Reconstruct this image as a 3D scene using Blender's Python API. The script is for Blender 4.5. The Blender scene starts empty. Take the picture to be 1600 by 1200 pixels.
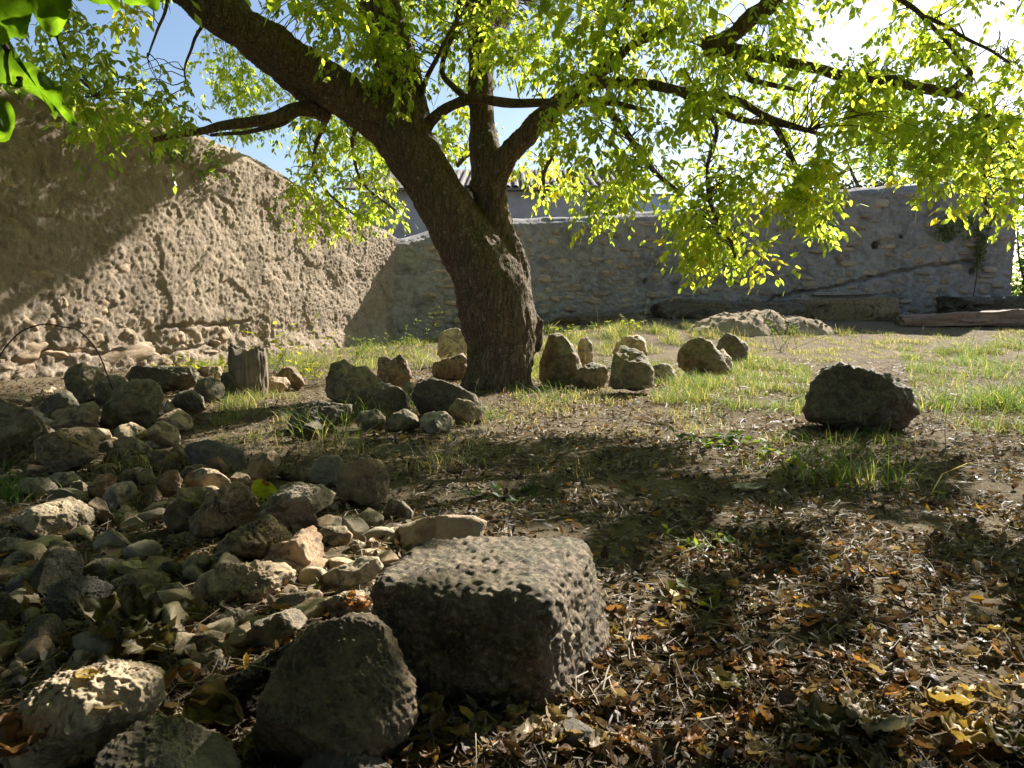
import bpy, bmesh, math, random
import numpy as np
from mathutils import Vector

random.seed(7)
rng = np.random.default_rng(7)
scene = bpy.context.scene
COL = scene.collection

# ------------------------------------------------------------------ camera
CAM_Z, FPX = 0.75, 1200.0            # eye height; focal length for a 1600 px wide picture
PITCH = math.atan(130 / 1200)
cam_d = bpy.data.cameras.new('camera')
cam_d.sensor_width = 36.0
cam_d.lens = 36.0 * FPX / 1600.0
cam_d.clip_start, cam_d.clip_end = 0.02, 3000
cam = bpy.data.objects.new('camera', cam_d)
cam.location = (0, 0, CAM_Z)
cam.rotation_euler = (math.pi / 2 - PITCH, 0, 0)
COL.objects.link(cam)
scene.camera = cam

# ------------------------------------------------------------------ light
SUN_AZ, SUN_EL = math.radians(42), math.radians(34.5)
S = np.array([math.sin(SUN_AZ) * math.cos(SUN_EL), math.cos(SUN_AZ) * math.cos(SUN_EL), math.sin(SUN_EL)])
world = bpy.data.worlds.new('World')
scene.world = world
world.use_nodes = True
wn = world.node_tree
bg = wn.nodes['Background']
sky = wn.nodes.new('ShaderNodeTexSky')
sky.sky_type = 'NISHITA'
sky.sun_disc = False
sky.sun_elevation = SUN_EL
sky.sun_rotation = SUN_AZ
sky.dust_density = 1.1
sky.ozone_density = 2.0
wn.links.new(sky.outputs[0], bg.inputs[0])
bg.inputs[1].default_value = 0.055
sun_d = bpy.data.lights.new('sun', 'SUN')
sun_d.energy = 5.0
sun_d.angle = math.radians(0.53)
sun_d.color = (1.0, 0.94, 0.84)
sun = bpy.data.objects.new('sun', sun_d)
sun.rotation_euler = Vector(-S).to_track_quat('-Z', 'Y').to_euler()
sun.location = (8, 10, 12)
COL.objects.link(sun)
scene.view_settings.view_transform = 'Standard'
scene.view_settings.look = 'None'
scene.view_settings.exposure = 1.62
scene.view_settings.gamma = 1.0
scene.view_settings.use_curve_mapping = False
scene.cycles.max_bounces = 8
scene.cycles.transmission_bounces = 6
scene.cycles.caustics_reflective = False
scene.cycles.caustics_refractive = False

# ------------------------------------------------------------------ helpers: noise
_perm = np.random.RandomState(3).permutation(256)
_perm = np.concatenate([_perm, _perm, _perm]).astype(np.int64)
_g = np.random.RandomState(4).normal(size=(256, 3))
_g /= np.linalg.norm(_g, axis=1)[:, None]


def pn(P):
    """gradient noise about -1..1 at the points P (n,3)"""
    P = np.asarray(P, float)
    i = np.floor(P).astype(np.int64)
    f = P - i
    i &= 255
    u = f * f * f * (f * (f * 6 - 15) + 10)
    out = 0
    for dx in (0, 1):
        wx = u[:, 0] if dx else 1 - u[:, 0]
        for dy in (0, 1):
            wy = u[:, 1] if dy else 1 - u[:, 1]
            for dz in (0, 1):
                wz = u[:, 2] if dz else 1 - u[:, 2]
                h = _perm[_perm[_perm[(i[:, 0] + dx) & 255] + ((i[:, 1] + dy) & 255)] + ((i[:, 2] + dz) & 255)]
                gr = _g[h]
                out = out + wx * wy * wz * (gr[:, 0] * (f[:, 0] - dx) + gr[:, 1] * (f[:, 1] - dy) + gr[:, 2] * (f[:, 2] - dz))
    return out * 1.6


def fbm(P, o=4, lac=2.1, gain=0.5):
    a, s, amp = 0, 1.0, 1.0
    for k in range(o):
        a = a + amp * pn(P * s + k * 17.3)
        s *= lac
        amp *= gain
    return a


def worley(P, jitter=0.9):
    """first and second cell distance at P (n,3)"""
    i = np.floor(P).astype(np.int64)
    d1 = np.full(len(P), 9.0)
    d2 = np.full(len(P), 9.0)
    for dx in (-1, 0, 1):
        for dy in (-1, 0, 1):
            for dz in (-1, 0, 1):
                c = i + np.array([dx, dy, dz])
                h = _perm[_perm[_perm[c[:, 0] & 255] + (c[:, 1] & 255)] + (c[:, 2] & 255)]
                q = c + 0.5 + _g[h] * 0.5 * jitter
                d = np.sqrt(((q - P) ** 2).sum(1))
                n2 = np.minimum(d2, np.maximum(d, d1))
                d1 = np.minimum(d1, d)
                d2 = n2
    return d1, d2


def sstep(a, b, x):
    t = np.clip((np.asarray(x, float) - a) / (b - a), 0, 1)
    return t * t * (3 - 2 * t)


# ------------------------------------------------------------------ helpers: camera geometry
cp, sp_ = math.cos(PITCH), math.sin(PITCH)
EYE = np.array([0, 0, CAM_Z])


def ray(px, py):
    a = (np.asarray(px, float) - 800) / FPX
    b = (600 - np.asarray(py, float)) / FPX
    return np.stack([a, cp + b * sp_, -sp_ + b * cp], -1)


def proj(P):
    d = np.asarray(P, float) - EYE
    z = d[..., 1] * cp - d[..., 2] * sp_
    y = d[..., 1] * sp_ + d[..., 2] * cp
    z = np.where(np.abs(z) < 1e-6, 1e-6, z)
    return 800 + FPX * d[..., 0] / z, 600 - FPX * y / z, z


def at_y(px, py, Y):
    """the point seen at pixel px,py whose distance along the ground is Y"""
    r = ray(px, py)
    return EYE + r * (np.asarray(Y, float) / r[..., 1])[..., None]


def gz(x, y, fine=True):
    """height of the ground"""
    x = np.atleast_1d(np.asarray(x, float))
    y = np.atleast_1d(np.asarray(y, float))
    z = (0.10 + 0.34 * sstep(-2.0, 2.0, x)) * sstep(9, 14.5, y)
    if fine:
        P = np.stack([x, y, 0 * x], -1)
        near = 1 - sstep(12, 30, np.hypot(x, y))
        z = z + near * (0.03 * pn(P * 0.55 + 3.1) + 0.013 * pn(P * 2.1) + 0.006 * pn(P * 7.0))
    return z


_YS = np.concatenate([np.arange(0.5, 6, 0.02), np.arange(6, 12.7, 0.05)])


def ground_hit(px, py):
    """first point of the ground seen at a pixel, never beyond the far wall"""
    r = ray(px, py)
    t = _YS / r[1]
    Q = EYE + r * t[:, None]
    below = Q[:, 2] <= gz(Q[:, 0], Q[:, 1])
    k = int(np.argmax(below)) if below.any() else len(_YS) - 1
    p = Q[k].copy()
    p[2] = float(gz(p[0], p[1])[0])
    return p


def inside(px, py, poly):
    px = np.asarray(px, float)
    py = np.asarray(py, float)
    c = np.zeros(px.shape, bool)
    n = len(poly)
    for k in range(n):
        x1, y1 = poly[k]
        x2, y2 = poly[(k + 1) % n]
        if y1 == y2:
            continue
        m = (y1 > py) != (y2 > py)
        c ^= m & (px < (x2 - x1) * (py - y1) / (y2 - y1) + x1)
    return c


# ------------------------------------------------------------------ helpers: objects
def mesh_of(name, V, F, cols=None, smooth=True):
    me = bpy.data.meshes.new(name)
    V = np.asarray(V, np.float32)
    if isinstance(F, np.ndarray):
        m, k = F.shape
        me.vertices.add(len(V))
        me.vertices.foreach_set('co', V.ravel())
        me.loops.add(m * k)
        me.loops.foreach_set('vertex_index', F.astype(np.int32).ravel())
        me.polygons.add(m)
        me.polygons.foreach_set('loop_start', np.arange(m, dtype=np.int32) * k)
        me.polygons.foreach_set('loop_total', np.full(m, k, np.int32))
        me.update(calc_edges=True)
    else:
        me.from_pydata([tuple(v) for v in V.tolist()], [], F)
    me.polygons.foreach_set('use_smooth', np.full(len(me.polygons), smooth))
    if cols is not None:
        at = me.color_attributes.new('tint', 'FLOAT_COLOR', 'POINT')
        c = np.ones((len(V), 4), np.float32)
        c[:, :3] = cols
        at.data.foreach_set('color', c.ravel())
    me.validate()
    return me


def link(name, me, mat=None, parent=None, loc=None):
    o = bpy.data.objects.new(name, me)
    if mat is not None and me is not None and not len(me.materials):
        me.materials.append(mat)
    COL.objects.link(o)
    if parent is not None:
        o.parent = parent
    if loc is not None:
        o.location = [float(v) for v in loc]
    return o


def tag(o, label=None, cat=None, group=None, kind=None):
    if label:
        o['label'] = label
    if cat:
        o['category'] = cat
    if group:
        o['group'] = group
    if kind:
        o['kind'] = kind
    return o


def thing(name, label, cat, loc, group=None):
    o = bpy.data.objects.new(name, None)
    o.empty_display_size = 0.1
    o.location = [float(v) for v in loc]
    COL.objects.link(o)
    return tag(o, label, cat, group)


def base_of(V):
    b = (V.min(0) + V.max(0)) / 2
    b[2] = V[:, 2].min()
    return b


def grid_faces(nu, nv, wrap=False):
    i = np.arange(nu - 1)[:, None]
    jn = nv if wrap else nv - 1
    j = np.arange(jn)[None, :]
    j2 = (j + 1) % nv
    return np.stack(np.broadcast_arrays(i * nv + j, (i + 1) * nv + j, (i + 1) * nv + j2, i * nv + j2), -1).reshape(-1, 4)


_ico = {}


def ico(n):
    if n not in _ico:
        bm = bmesh.new()
        bmesh.ops.create_icosphere(bm, subdivisions=n, radius=1)
        V = np.array([v.co[:] for v in bm.verts])
        F = np.array([[v.index for v in f.verts] for f in bm.faces])
        bm.free()
        _ico[n] = (V, F)
    return _ico[n]


def box_grid(n):
    """unit cube surface -1..1 as a welded grid"""
    bm = bmesh.new()
    bmesh.ops.create_cube(bm, size=2)
    bmesh.ops.subdivide_edges(bm, edges=bm.edges[:], cuts=n, use_grid_fill=True)
    V = np.array([v.co[:] for v in bm.verts])
    F = np.array([[v.index for v in f.verts] for f in bm.faces])
    bm.free()
    return V, F


def tube(path, rad, sides=8, cap=True):
    path = np.asarray(path, float)
    n = len(path)
    T = np.gradient(path, axis=0)
    T /= np.linalg.norm(T, axis=1)[:, None] + 1e-9
    ref = np.array([0.31, 0.87, 0.2])
    Ns = []
    for t in T:
        a = ref - t * ref.dot(t)
        a /= np.linalg.norm(a) + 1e-9
        Ns.append(a)
        ref = a
    Ns = np.array(Ns)
    B = np.cross(T, Ns)
    ang = np.linspace(0, 2 * math.pi, sides, endpoint=False)
    rad = np.broadcast_to(np.asarray(rad, float), (n,))
    V = path[:, None] + rad[:, None, None] * (np.cos(ang)[None, :, None] * Ns[:, None] + np.sin(ang)[None, :, None] * B[:, None])
    F = grid_faces(n, sides, True)
    return V.reshape(-1, 3), F


def smooth_path(pts, k=6):
    """Catmull-Rom through rows of pts (any number of columns)"""
    P = np.asarray(pts, float)
    P = np.vstack([2 * P[0] - P[1], P, 2 * P[-1] - P[-2]])
    out = []
    for i in range(1, len(P) - 2):
        for t in np.linspace(0, 1, k, endpoint=False):
            a, b, c, d = P[i - 1], P[i], P[i + 1], P[i + 2]
            out.append(0.5 * (2 * b + (c - a) * t + (2 * a - 5 * b + 4 * c - d) * t * t + (3 * b - a - 3 * c + d) * t ** 3))
    out.append(P[-2])
    return np.array(out)


class Bag:
    """collects pieces with equal face size into one mesh"""

    def __init__(self):
        self.V, self.F, self.C, self.n = [], [], [], 0

    def add(self, V, F, c=None):
        self.V.append(np.asarray(V, float))
        self.F.append(np.asarray(F) + self.n)
        if c is not None:
            self.C.append(np.broadcast_to(np.asarray(c, float), (len(V), 3)))
        self.n += len(V)

    def build(self, name, mat, parent=None, loc=(0, 0, 0), smooth=True):
        V = np.vstack(self.V) - np.asarray(loc, float)
        me = mesh_of(name, V, np.vstack(self.F), np.vstack(self.C) if self.C else None, smooth)
        return link(name, me, mat, parent, None if parent else loc)


# ------------------------------------------------------------------ materials
class NT:
    def __init__(self, name):
        self.m = bpy.data.materials.new(name)
        self.m.use_nodes = True
        self.t = self.m.node_tree
        self.b = self.t.nodes['Principled BSDF']
        self.out = self.t.nodes['Material Output']

    def n(self, kind, **kw):
        o = self.t.nodes.new(kind)
        for k, v in kw.items():
            if k.startswith('i_'):
                o.inputs[k[2:].replace('_', ' ')].default_value = v
            else:
                setattr(o, k, v)
        return o

    def l(self, a, b):
        self.t.links.new(a, b)

    def noise(self, vec, scale, detail=6, rough=0.6, dist=0.0):
        o = self.n('ShaderNodeTexNoise')
        o.inputs['Scale'].default_value = scale
        o.inputs['Detail'].default_value = detail
        o.inputs['Roughness'].default_value = rough
        o.inputs['Distortion'].default_value = dist
        if vec is not None:
            self.l(vec, o.inputs['Vector'])
        return o.outputs['Fac']

    def ramp(self, fac, stops):
        o = self.n('ShaderNodeValToRGB')
        e = o.color_ramp.elements
        while len(e) < len(stops):
            e.new(0.5)
        for k, (p, c) in enumerate(stops):
            e[k].position = p
            e[k].color = (c, c, c, 1) if isinstance(c, (int, float)) else (*c, 1)
        self.l(fac, o.inputs[0])
        return o.outputs[0]

    def mix(self, fac, a, b, mode='MIX'):
        o = self.n('ShaderNodeMix', data_type='RGBA', blend_type=mode)
        for sock, v in ((o.inputs[0], fac), (o.inputs[6], a), (o.inputs[7], b)):
            if isinstance(v, (int, float)):
                sock.default_value = v
            elif isinstance(v, tuple):
                sock.default_value = (*v, 1)
            else:
                self.l(v, sock)
        return o.outputs[2]

    def coords(self, random_shift=True):
        tc = self.n('ShaderNodeTexCoord')
        if not random_shift:
            return tc.outputs['Object']
        oi = self.n('ShaderNodeObjectInfo')
        mul = self.n('ShaderNodeMath', operation='MULTIPLY')
        mul.inputs[1].default_value = 37.0
        self.l(oi.outputs['Random'], mul.inputs[0])
        add = self.n('ShaderNodeVectorMath', operation='ADD')
        self.l(tc.outputs['Object'], add.inputs[0])
        self.l(mul.outputs[0], add.inputs[1])
        return add.outputs[0]

    def bump(self, h, strength=0.6, dist=0.01, prev=None):
        o = self.n('ShaderNodeBump')
        o.inputs['Strength'].default_value = strength
        o.inputs['Distance'].default_value = dist
        self.l(h, o.inputs['Height'])
        if prev is not None:
            self.l(prev, o.inputs['Normal'])
        return o.outputs[0]


def rock_mat(name, a, b, c, lichen=0.25, lic_col=(0.30, 0.29, 0.24), moss=0.0, scale=9.0, dark=(0.07, 0.062, 0.05)):
    """a/b/c: main, second and vein colours of the stone; lichen and moss grow in patches of their own"""
    k = NT(name)
    a, b, c, lic_col, dark = [tuple(x * y for x, y in zip(q, (1.2, 1.03, 0.85))) for q in (a, b, c, lic_col, dark)]
    v = k.coords()
    n1 = k.noise(v, scale * 0.6, 6, 0.62, 0.4)
    n2 = k.noise(v, scale * 3.1, 8, 0.7)
    n3 = k.noise(v, scale * 14, 6, 0.75)
    col = k.mix(k.ramp(n1, [(0.36, 0.0), (0.62, 1.0)]), a, b)
    col = k.mix(k.ramp(n2, [(0.46, 0.0), (0.60, 0.9)]), col, c)
    # dark crust of old lichen and soil
    cr = k.ramp(k.noise(v, scale * 1.5, 9, 0.72, 0.6), [(0.50, 0.0), (0.58, 0.8)])
    col = k.mix(cr, col, dark)
    sp = k.ramp(n3, [(0.53, 0.0), (0.60, 1.0)])
    sm = k.n('ShaderNodeMath', operation='MULTIPLY')
    k.l(sp, sm.inputs[0])
    sm.inputs[1].default_value = min(1.0, lichen * 1.7)
    col = k.mix(sm.outputs[0], col, lic_col)
    if moss:
        mm = k.ramp(k.noise(v, scale * 0.9, 8, 0.7, 0.5), [(0.50, 0.0), (0.60, 1.0)])
        m2 = k.n('ShaderNodeMath', operation='MULTIPLY')
        k.l(mm, m2.inputs[0])
        m2.inputs[1].default_value = moss
        col = k.mix(m2.outputs[0], col, (0.10, 0.11, 0.035))
    oi = k.n('ShaderNodeObjectInfo')
    hs = k.n('ShaderNodeHueSaturation')
    mr = k.n('ShaderNodeMapRange')
    mr.inputs['To Min'].default_value = 0.8
    mr.inputs['To Max'].default_value = 1.2
    k.l(oi.outputs['Random'], mr.inputs['Value'])
    k.l(mr.outputs[0], hs.inputs['Value'])
    k.l(col, hs.inputs['Color'])
    k.l(hs.outputs[0], k.b.inputs['Base Color'])
    k.b.inputs['Roughness'].default_value = 0.72
    k.b.inputs['Specular IOR Level'].default_value = 0.4
    bp = k.bump(k.noise(v, 40, 10, 0.8), 0.9, 0.022)
    bp = k.bump(k.noise(v, 230, 5, 0.7), 0.6, 0.005, bp)
    k.l(bp, k.b.inputs['Normal'])
    return k.m


M = {}
M['tan'] = rock_mat('limestone_tan', (0.46, 0.40, 0.29), (0.36, 0.31, 0.22), (0.54, 0.48, 0.36), 0.3, (0.45, 0.42, 0.34))
M['pale'] = rock_mat('limestone_pale', (0.54, 0.49, 0.38), (0.43, 0.385, 0.29), (0.60, 0.55, 0.44), 0.25, (0.5, 0.47, 0.40), dark=(0.13, 0.115, 0.085))
M['grey'] = rock_mat('limestone_grey', (0.35, 0.33, 0.275), (0.25, 0.235, 0.195), (0.44, 0.42, 0.35), 0.35)
M['dark'] = rock_mat('weathered_dark', (0.125, 0.115, 0.09), (0.075, 0.07, 0.055), (0.20, 0.185, 0.15), 0.45, (0.27, 0.26, 0.22), moss=0.35)
M['moss'] = rock_mat('weathered_mossy', (0.24, 0.215, 0.155), (0.15, 0.135, 0.095), (0.31, 0.275, 0.19), 0.3, (0.33, 0.31, 0.24), moss=0.55)
M['red'] = rock_mat('rusty_brown', (0.25, 0.155, 0.095), (0.16, 0.10, 0.065), (0.34, 0.24, 0.16), 0.2, (0.36, 0.29, 0.21))
M['brown'] = rock_mat('brown_stone', (0.30, 0.235, 0.155), (0.20, 0.155, 0.105), (0.40, 0.33, 0.23), 0.25, (0.40, 0.36, 0.28))
M['pink'] = rock_mat('pinkish_stone', (0.46, 0.35, 0.25), (0.35, 0.25, 0.17), (0.52, 0.44, 0.34), 0.25, (0.5, 0.45, 0.37))
M['slate'] = rock_mat('slate_grey', (0.13, 0.128, 0.12), (0.10, 0.098, 0.09), (0.18, 0.175, 0.165), 0.2, (0.24, 0.24, 0.23))
M['slab'] = rock_mat('flat_slab', (0.42, 0.36, 0.30), (0.46, 0.33, 0.21), (0.50, 0.44, 0.37), 0.2, (0.5, 0.46, 0.4), dark=(0.2, 0.16, 0.12), scale=5)
M['greybrown'] = rock_mat('grey_brown_stone', (0.20, 0.165, 0.115), (0.145, 0.12, 0.085), (0.26, 0.22, 0.155), 0.3, (0.30, 0.27, 0.20), moss=0.15)
M['black'] = rock_mat('black_crust', (0.06, 0.052, 0.045), (0.035, 0.03, 0.027), (0.10, 0.09, 0.078), 0.3, (0.16, 0.15, 0.13))


def leaf_mat(name, trans=0.5, tcol=(1.4, 1.5, 0.5), rough=0.5, spec=0.3):
    """thin leaf: colour per leaf from the tint attribute, light passes through it"""
    k = NT(name)
    at = k.n('ShaderNodeAttribute', attribute_name='tint')
    k.l(at.outputs['Color'], k.b.inputs['Base Color'])
    k.b.inputs['Roughness'].default_value = rough
    k.b.inputs['Specular IOR Level'].default_value = spec
    tr = k.n('ShaderNodeBsdfTranslucent')
    tc = k.mix(1.0, at.outputs['Color'], tcol, 'MULTIPLY')
    k.l(tc, tr.inputs['Color'])
    ms = k.n('ShaderNodeMixShader')
    ms.inputs[0].default_value = trans
    k.l(k.b.outputs[0], ms.inputs[1])
    k.l(tr.outputs[0], ms.inputs[2])
    k.l(ms.outputs[0], k.out.inputs['Surface'])
    return k.m


M['leaf'] = leaf_mat('tree_leaf', 0.55, (6.8, 6.5, 2.5), 0.35, 0.5)
M['grass'] = leaf_mat('grass_blade', 0.45, (1.8, 1.7, 0.8), 0.6, 0.2)
M['litter'] = leaf_mat('dry_leaf', 0.2, (1.7, 1.4, 0.75), 0.55, 0.2)


def solid_leaf(name, col, trans=0.3, tcol=(1.5, 1.4, 0.8), vein=None):
    k = NT(name)
    v = k.coords()
    c = k.mix(k.ramp(k.noise(v, 30, 6, 0.7), [(0.35, 0.0), (0.7, 1.0)]), col, tuple(x * 0.55 for x in col))
    if vein:
        w = k.n('ShaderNodeTexWave', wave_type='BANDS', bands_direction='Y')
        w.inputs['Scale'].default_value = 12
        w.inputs['Distortion'].default_value = 1.5
        k.l(v, w.inputs['Vector'])
        c = k.mix(k.ramp(w.outputs['Fac'], [(0.0, 0.5), (0.12, 0.0)]), c, vein)
    k.l(c, k.b.inputs['Base Color'])
    k.b.inputs['Roughness'].default_value = 0.55
    k.b.inputs['Specular IOR Level'].default_value = 0.3
    tr = k.n('ShaderNodeBsdfTranslucent')
    k.l(k.mix(1.0, c, tcol, 'MULTIPLY'), tr.inputs['Color'])
    ms = k.n('ShaderNodeMixShader')
    ms.inputs[0].default_value = trans
    k.l(k.b.outputs[0], ms.inputs[1])
    k.l(tr.outputs[0], ms.inputs[2])
    k.l(ms.outputs[0], k.out.inputs['Surface'])
    return k.m


M['fig'] = solid_leaf('fig_leaf_green', (0.04, 0.085, 0.015), 0.55, (5.5, 5.0, 0.8), vein=(0.08, 0.14, 0.035))
M['l_brown'] = solid_leaf('leaf_brown', (0.17, 0.095, 0.05), 0.2)
M['l_dark'] = solid_leaf('leaf_dark', (0.075, 0.05, 0.035), 0.15)
M['l_tan'] = solid_leaf('leaf_tan', (0.36, 0.27, 0.16), 0.25)
M['l_orange'] = solid_leaf('leaf_orange', (0.36, 0.18, 0.07), 0.3)
M['l_yellow'] = solid_leaf('leaf_yellow', (0.37, 0.26, 0.08), 0.3)
M['l_lime'] = solid_leaf('leaf_lime', (0.50, 0.55, 0.04), 0.6, (1.7, 1.7, 0.8))
M['l_olive'] = solid_leaf('leaf_olive', (0.12, 0.10, 0.045), 0.2, vein=(0.19, 0.16, 0.09))
M['l_grey'] = solid_leaf('leaf_grey', (0.45, 0.42, 0.35), 0.2, vein=(0.55, 0.5, 0.42))


def bark_mat():
    k = NT('bark')
    v = k.coords(False)
    mp = k.n('ShaderNodeMapping')
    mp.inputs['Scale'].default_value = (1, 1, 0.22)
    k.l(v, mp.inputs['Vector'])
    vo = k.n('ShaderNodeTexVoronoi', feature='DISTANCE_TO_EDGE')
    vo.inputs['Scale'].default_value = 24
    no = k.noise(mp.outputs[0], 14, 5, 0.6)
    ad = k.mix(0.12, mp.outputs[0], no, 'ADD')
    k.l(ad, vo.inputs['Vector'])
    crack = k.ramp(vo.outputs['Distance'], [(0.0, 0.0), (0.16, 1.0)])
    n1 = k.noise(v, 5, 7, 0.65)
    col = k.mix(k.ramp(n1, [(0.35, 0.0), (0.65, 1.0)]), (0.165, 0.11, 0.075), (0.095, 0.068, 0.05))
    col = k.mix(k.ramp(k.noise(mp.outputs[0], 60, 6, 0.7), [(0.48, 0.0), (0.62, 0.8)]), col, (0.21, 0.165, 0.12))
    mo = k.ramp(k.noise(v, 7, 8, 0.72, 0.5), [(0.53, 0.0), (0.63, 0.6)])
    col = k.mix(mo, col, (0.085, 0.09, 0.035))
    fi = k.ramp(vo.outputs['Distance'], [(0.0, 0.75), (0.10, 0.0)])
    col = k.mix(fi, col, (0.035, 0.027, 0.022))
    li = k.ramp(k.noise(v, 45, 4, 0.6), [(0.62, 0.0), (0.66, 0.7)])
    col = k.mix(li, col, (0.33, 0.34, 0.27))
    k.l(col, k.b.inputs['Base Color'])
    k.b.inputs['Roughness'].default_value = 0.9
    k.b.inputs['Specular IOR Level'].default_value = 0.2
    bp = k.bump(crack, 0.55, 0.012)
    bp = k.bump(k.noise(mp.outputs[0], 70, 6, 0.7), 0.5, 0.006, bp)
    k.l(bp, k.b.inputs['Normal'])
    return k.m


M['bark'] = bark_mat()


def wall_mat(name, a, b, c, stain, vscale=1.0):
    k = NT(name)
    v = k.coords(False)
    col = k.mix(k.ramp(k.noise(v, 0.9, 7, 0.65, 0.3), [(0.35, 0.0), (0.65, 1.0)]), a, b)
    col = k.mix(k.ramp(k.noise(v, 7, 8, 0.75), [(0.44, 0.0), (0.60, 0.85)]), col, c)
    st = k.ramp(k.noise(v, 2.2, 9, 0.74, 0.7), [(0.50, 0.0), (0.60, 0.7)])
    col = k.mix(st, col, stain)
    sp = k.ramp(k.noise(v, 70, 4, 0.6), [(0.60, 0.0), (0.68, 0.5)])
    col = k.mix(sp, col, tuple(min(1, x * 1.25) for x in c))
    k.l(col, k.b.inputs['Base Color'])
    k.b.inputs['Roughness'].default_value = 0.95
    k.b.inputs['Specular IOR Level'].default_value = 0.1
    bp = k.bump(k.noise(v, 30 * vscale, 9, 0.76), 0.9, 0.04)
    bp = k.bump(k.noise(v, 110 * vscale, 6, 0.7), 0.5, 0.008, bp)
    k.l(bp, k.b.inputs['Normal'])
    return k.m


M['render'] = wall_mat('old_lime_render', (0.40, 0.318, 0.24), (0.33, 0.262, 0.20), (0.46, 0.375, 0.29), (0.20, 0.162, 0.125))
M['wallstone'] = rock_mat('wall_stone', (0.36, 0.30, 0.235), (0.29, 0.24, 0.185), (0.42, 0.36, 0.28), 0.2, (0.42, 0.37, 0.30), dark=(0.18, 0.15, 0.11))
M['rubble'] = wall_mat('old_rubble_mortar', (0.355, 0.335, 0.33), (0.275, 0.262, 0.262), (0.43, 0.405, 0.39), (0.17, 0.162, 0.162), 0.6)
M['farstone'] = rock_mat('rubble_stone', (0.34, 0.32, 0.305), (0.27, 0.255, 0.245), (0.42, 0.395, 0.37), 0.2, (0.46, 0.44, 0.40), dark=(0.22, 0.20, 0.17), scale=4)


def ground_mat():
    k = NT('dry_earth')
    v = k.coords(False)
    col = k.mix(k.ramp(k.noise(v, 0.8, 8, 0.65), [(0.38, 0.0), (0.62, 1.0)]), (0.25, 0.195, 0.125), (0.19, 0.145, 0.095))
    col = k.mix(k.ramp(k.noise(v, 6, 9, 0.7), [(0.48, 0.0), (0.7, 0.9)]), col, (0.33, 0.27, 0.18))
    col = k.mix(k.ramp(k.noise(v, 24, 8, 0.75), [(0.50, 0.0), (0.66, 0.8)]), col, (0.10, 0.075, 0.052))
    k.l(col, k.b.inputs['Base Color'])
    k.b.inputs['Roughness'].default_value = 0.95
    k.b.inputs['Specular IOR Level'].default_value = 0.1
    bp = k.bump(k.noise(v, 16, 10, 0.8), 1.0, 0.05)
    bp = k.bump(k.noise(v, 90, 8, 0.8), 1.0, 0.015, bp)
    k.l(bp, k.b.inputs['Normal'])
    return k.m


M['earth'] = ground_mat()
M['mound'] = wall_mat('dug_earth', (0.42, 0.335, 0.225), (0.36, 0.285, 0.19), (0.47, 0.385, 0.27), (0.27, 0.21, 0.14))


def wood_mat(name, a, b, sc=(3, 40, 40)):
    k = NT(name)
    v = k.coords()
    mp = k.n('ShaderNodeMapping')
    mp.inputs['Scale'].default_value = sc
    k.l(v, mp.inputs['Vector'])
    g = k.noise(mp.outputs[0], 1.0, 8, 0.7, 0.6)
    col = k.mix(k.ramp(g, [(0.35, 0.0), (0.65, 1.0)]), a, b)
    col = k.mix(k.ramp(k.noise(v, 9, 6, 0.7), [(0.5, 0.0), (0.68, 0.7)]), col, tuple(x * 0.45 for x in b))
    k.l(col, k.b.inputs['Base Color'])
    k.b.inputs['Roughness'].default_value = 0.85
    k.l(k.bump(g, 0.7, 0.006), k.b.inputs['Normal'])
    return k.m


M['wood_grey'] = wood_mat('weathered_wood', (0.27, 0.21, 0.145), (0.14, 0.108, 0.075), (40, 40, 3))
M['wood_red'] = wood_mat('old_beam', (0.30, 0.20, 0.15), (0.19, 0.125, 0.095), (2, 30, 30))
M['wood_cut'] = wood_mat('cut_wood', (0.50, 0.33, 0.19), (0.36, 0.22, 0.12), (8, 40, 40))
M['wood_plank'] = wood_mat('grey_plank', (0.36, 0.34, 0.31), (0.24, 0.22, 0.20), (2, 40, 40))


def plain(name, col, rough=0.8, metal=0.0, noise=None):
    k = NT(name)
    v = k.coords()
    c = k.mix(k.ramp(k.noise(v, noise or 12, 7, 0.7), [(0.4, 0.0), (0.7, 1.0)]), col, tuple(x * 0.65 for x in col))
    k.l(c, k.b.inputs['Base Color'])
    k.b.inputs['Roughness'].default_value = rough
    k.b.inputs['Metallic'].default_value = metal
    return k.m


M['rust'] = plain('rusty_iron', (0.085, 0.05, 0.038), 0.75, 0.3, 60)
M['tile'] = plain('clay_tile', (0.17, 0.145, 0.13), 0.85, 0, 6)
M['plaster'] = plain('house_plaster', (0.34, 0.345, 0.365), 0.9, 0, 1.5)
M['blue_lit'] = plain('blue_lit_wall', (0.36, 0.46, 0.62), 0.6, 0, 2)  # blue light on a wall, put into the panel's colour
M['stem'] = plain('plant_stem', (0.10, 0.10, 0.04), 0.7, 0, 20)
M['straw'] = plain('dry_stalk', (0.30, 0.24, 0.14), 0.8, 0, 20)
M['fruit'] = plain('fallen_fruit', (0.05, 0.032, 0.03), 0.6, 0, 40)

# ================================================================== the setting
# ------------------------------------------------------------------ ground, one sheet out to the horizon
def axis(lo, hi, step, far, grow=1.12):
    a = list(np.arange(lo, hi + 1e-6, step))
    s, x = step, hi
    while x < far:
        s *= grow
        x += s
        a.append(x)
    s, x = step, lo
    pre = []
    while x > -far:
        s *= grow
        x -= s
        pre.append(x)
    return np.array(pre[::-1] + a)


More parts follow.
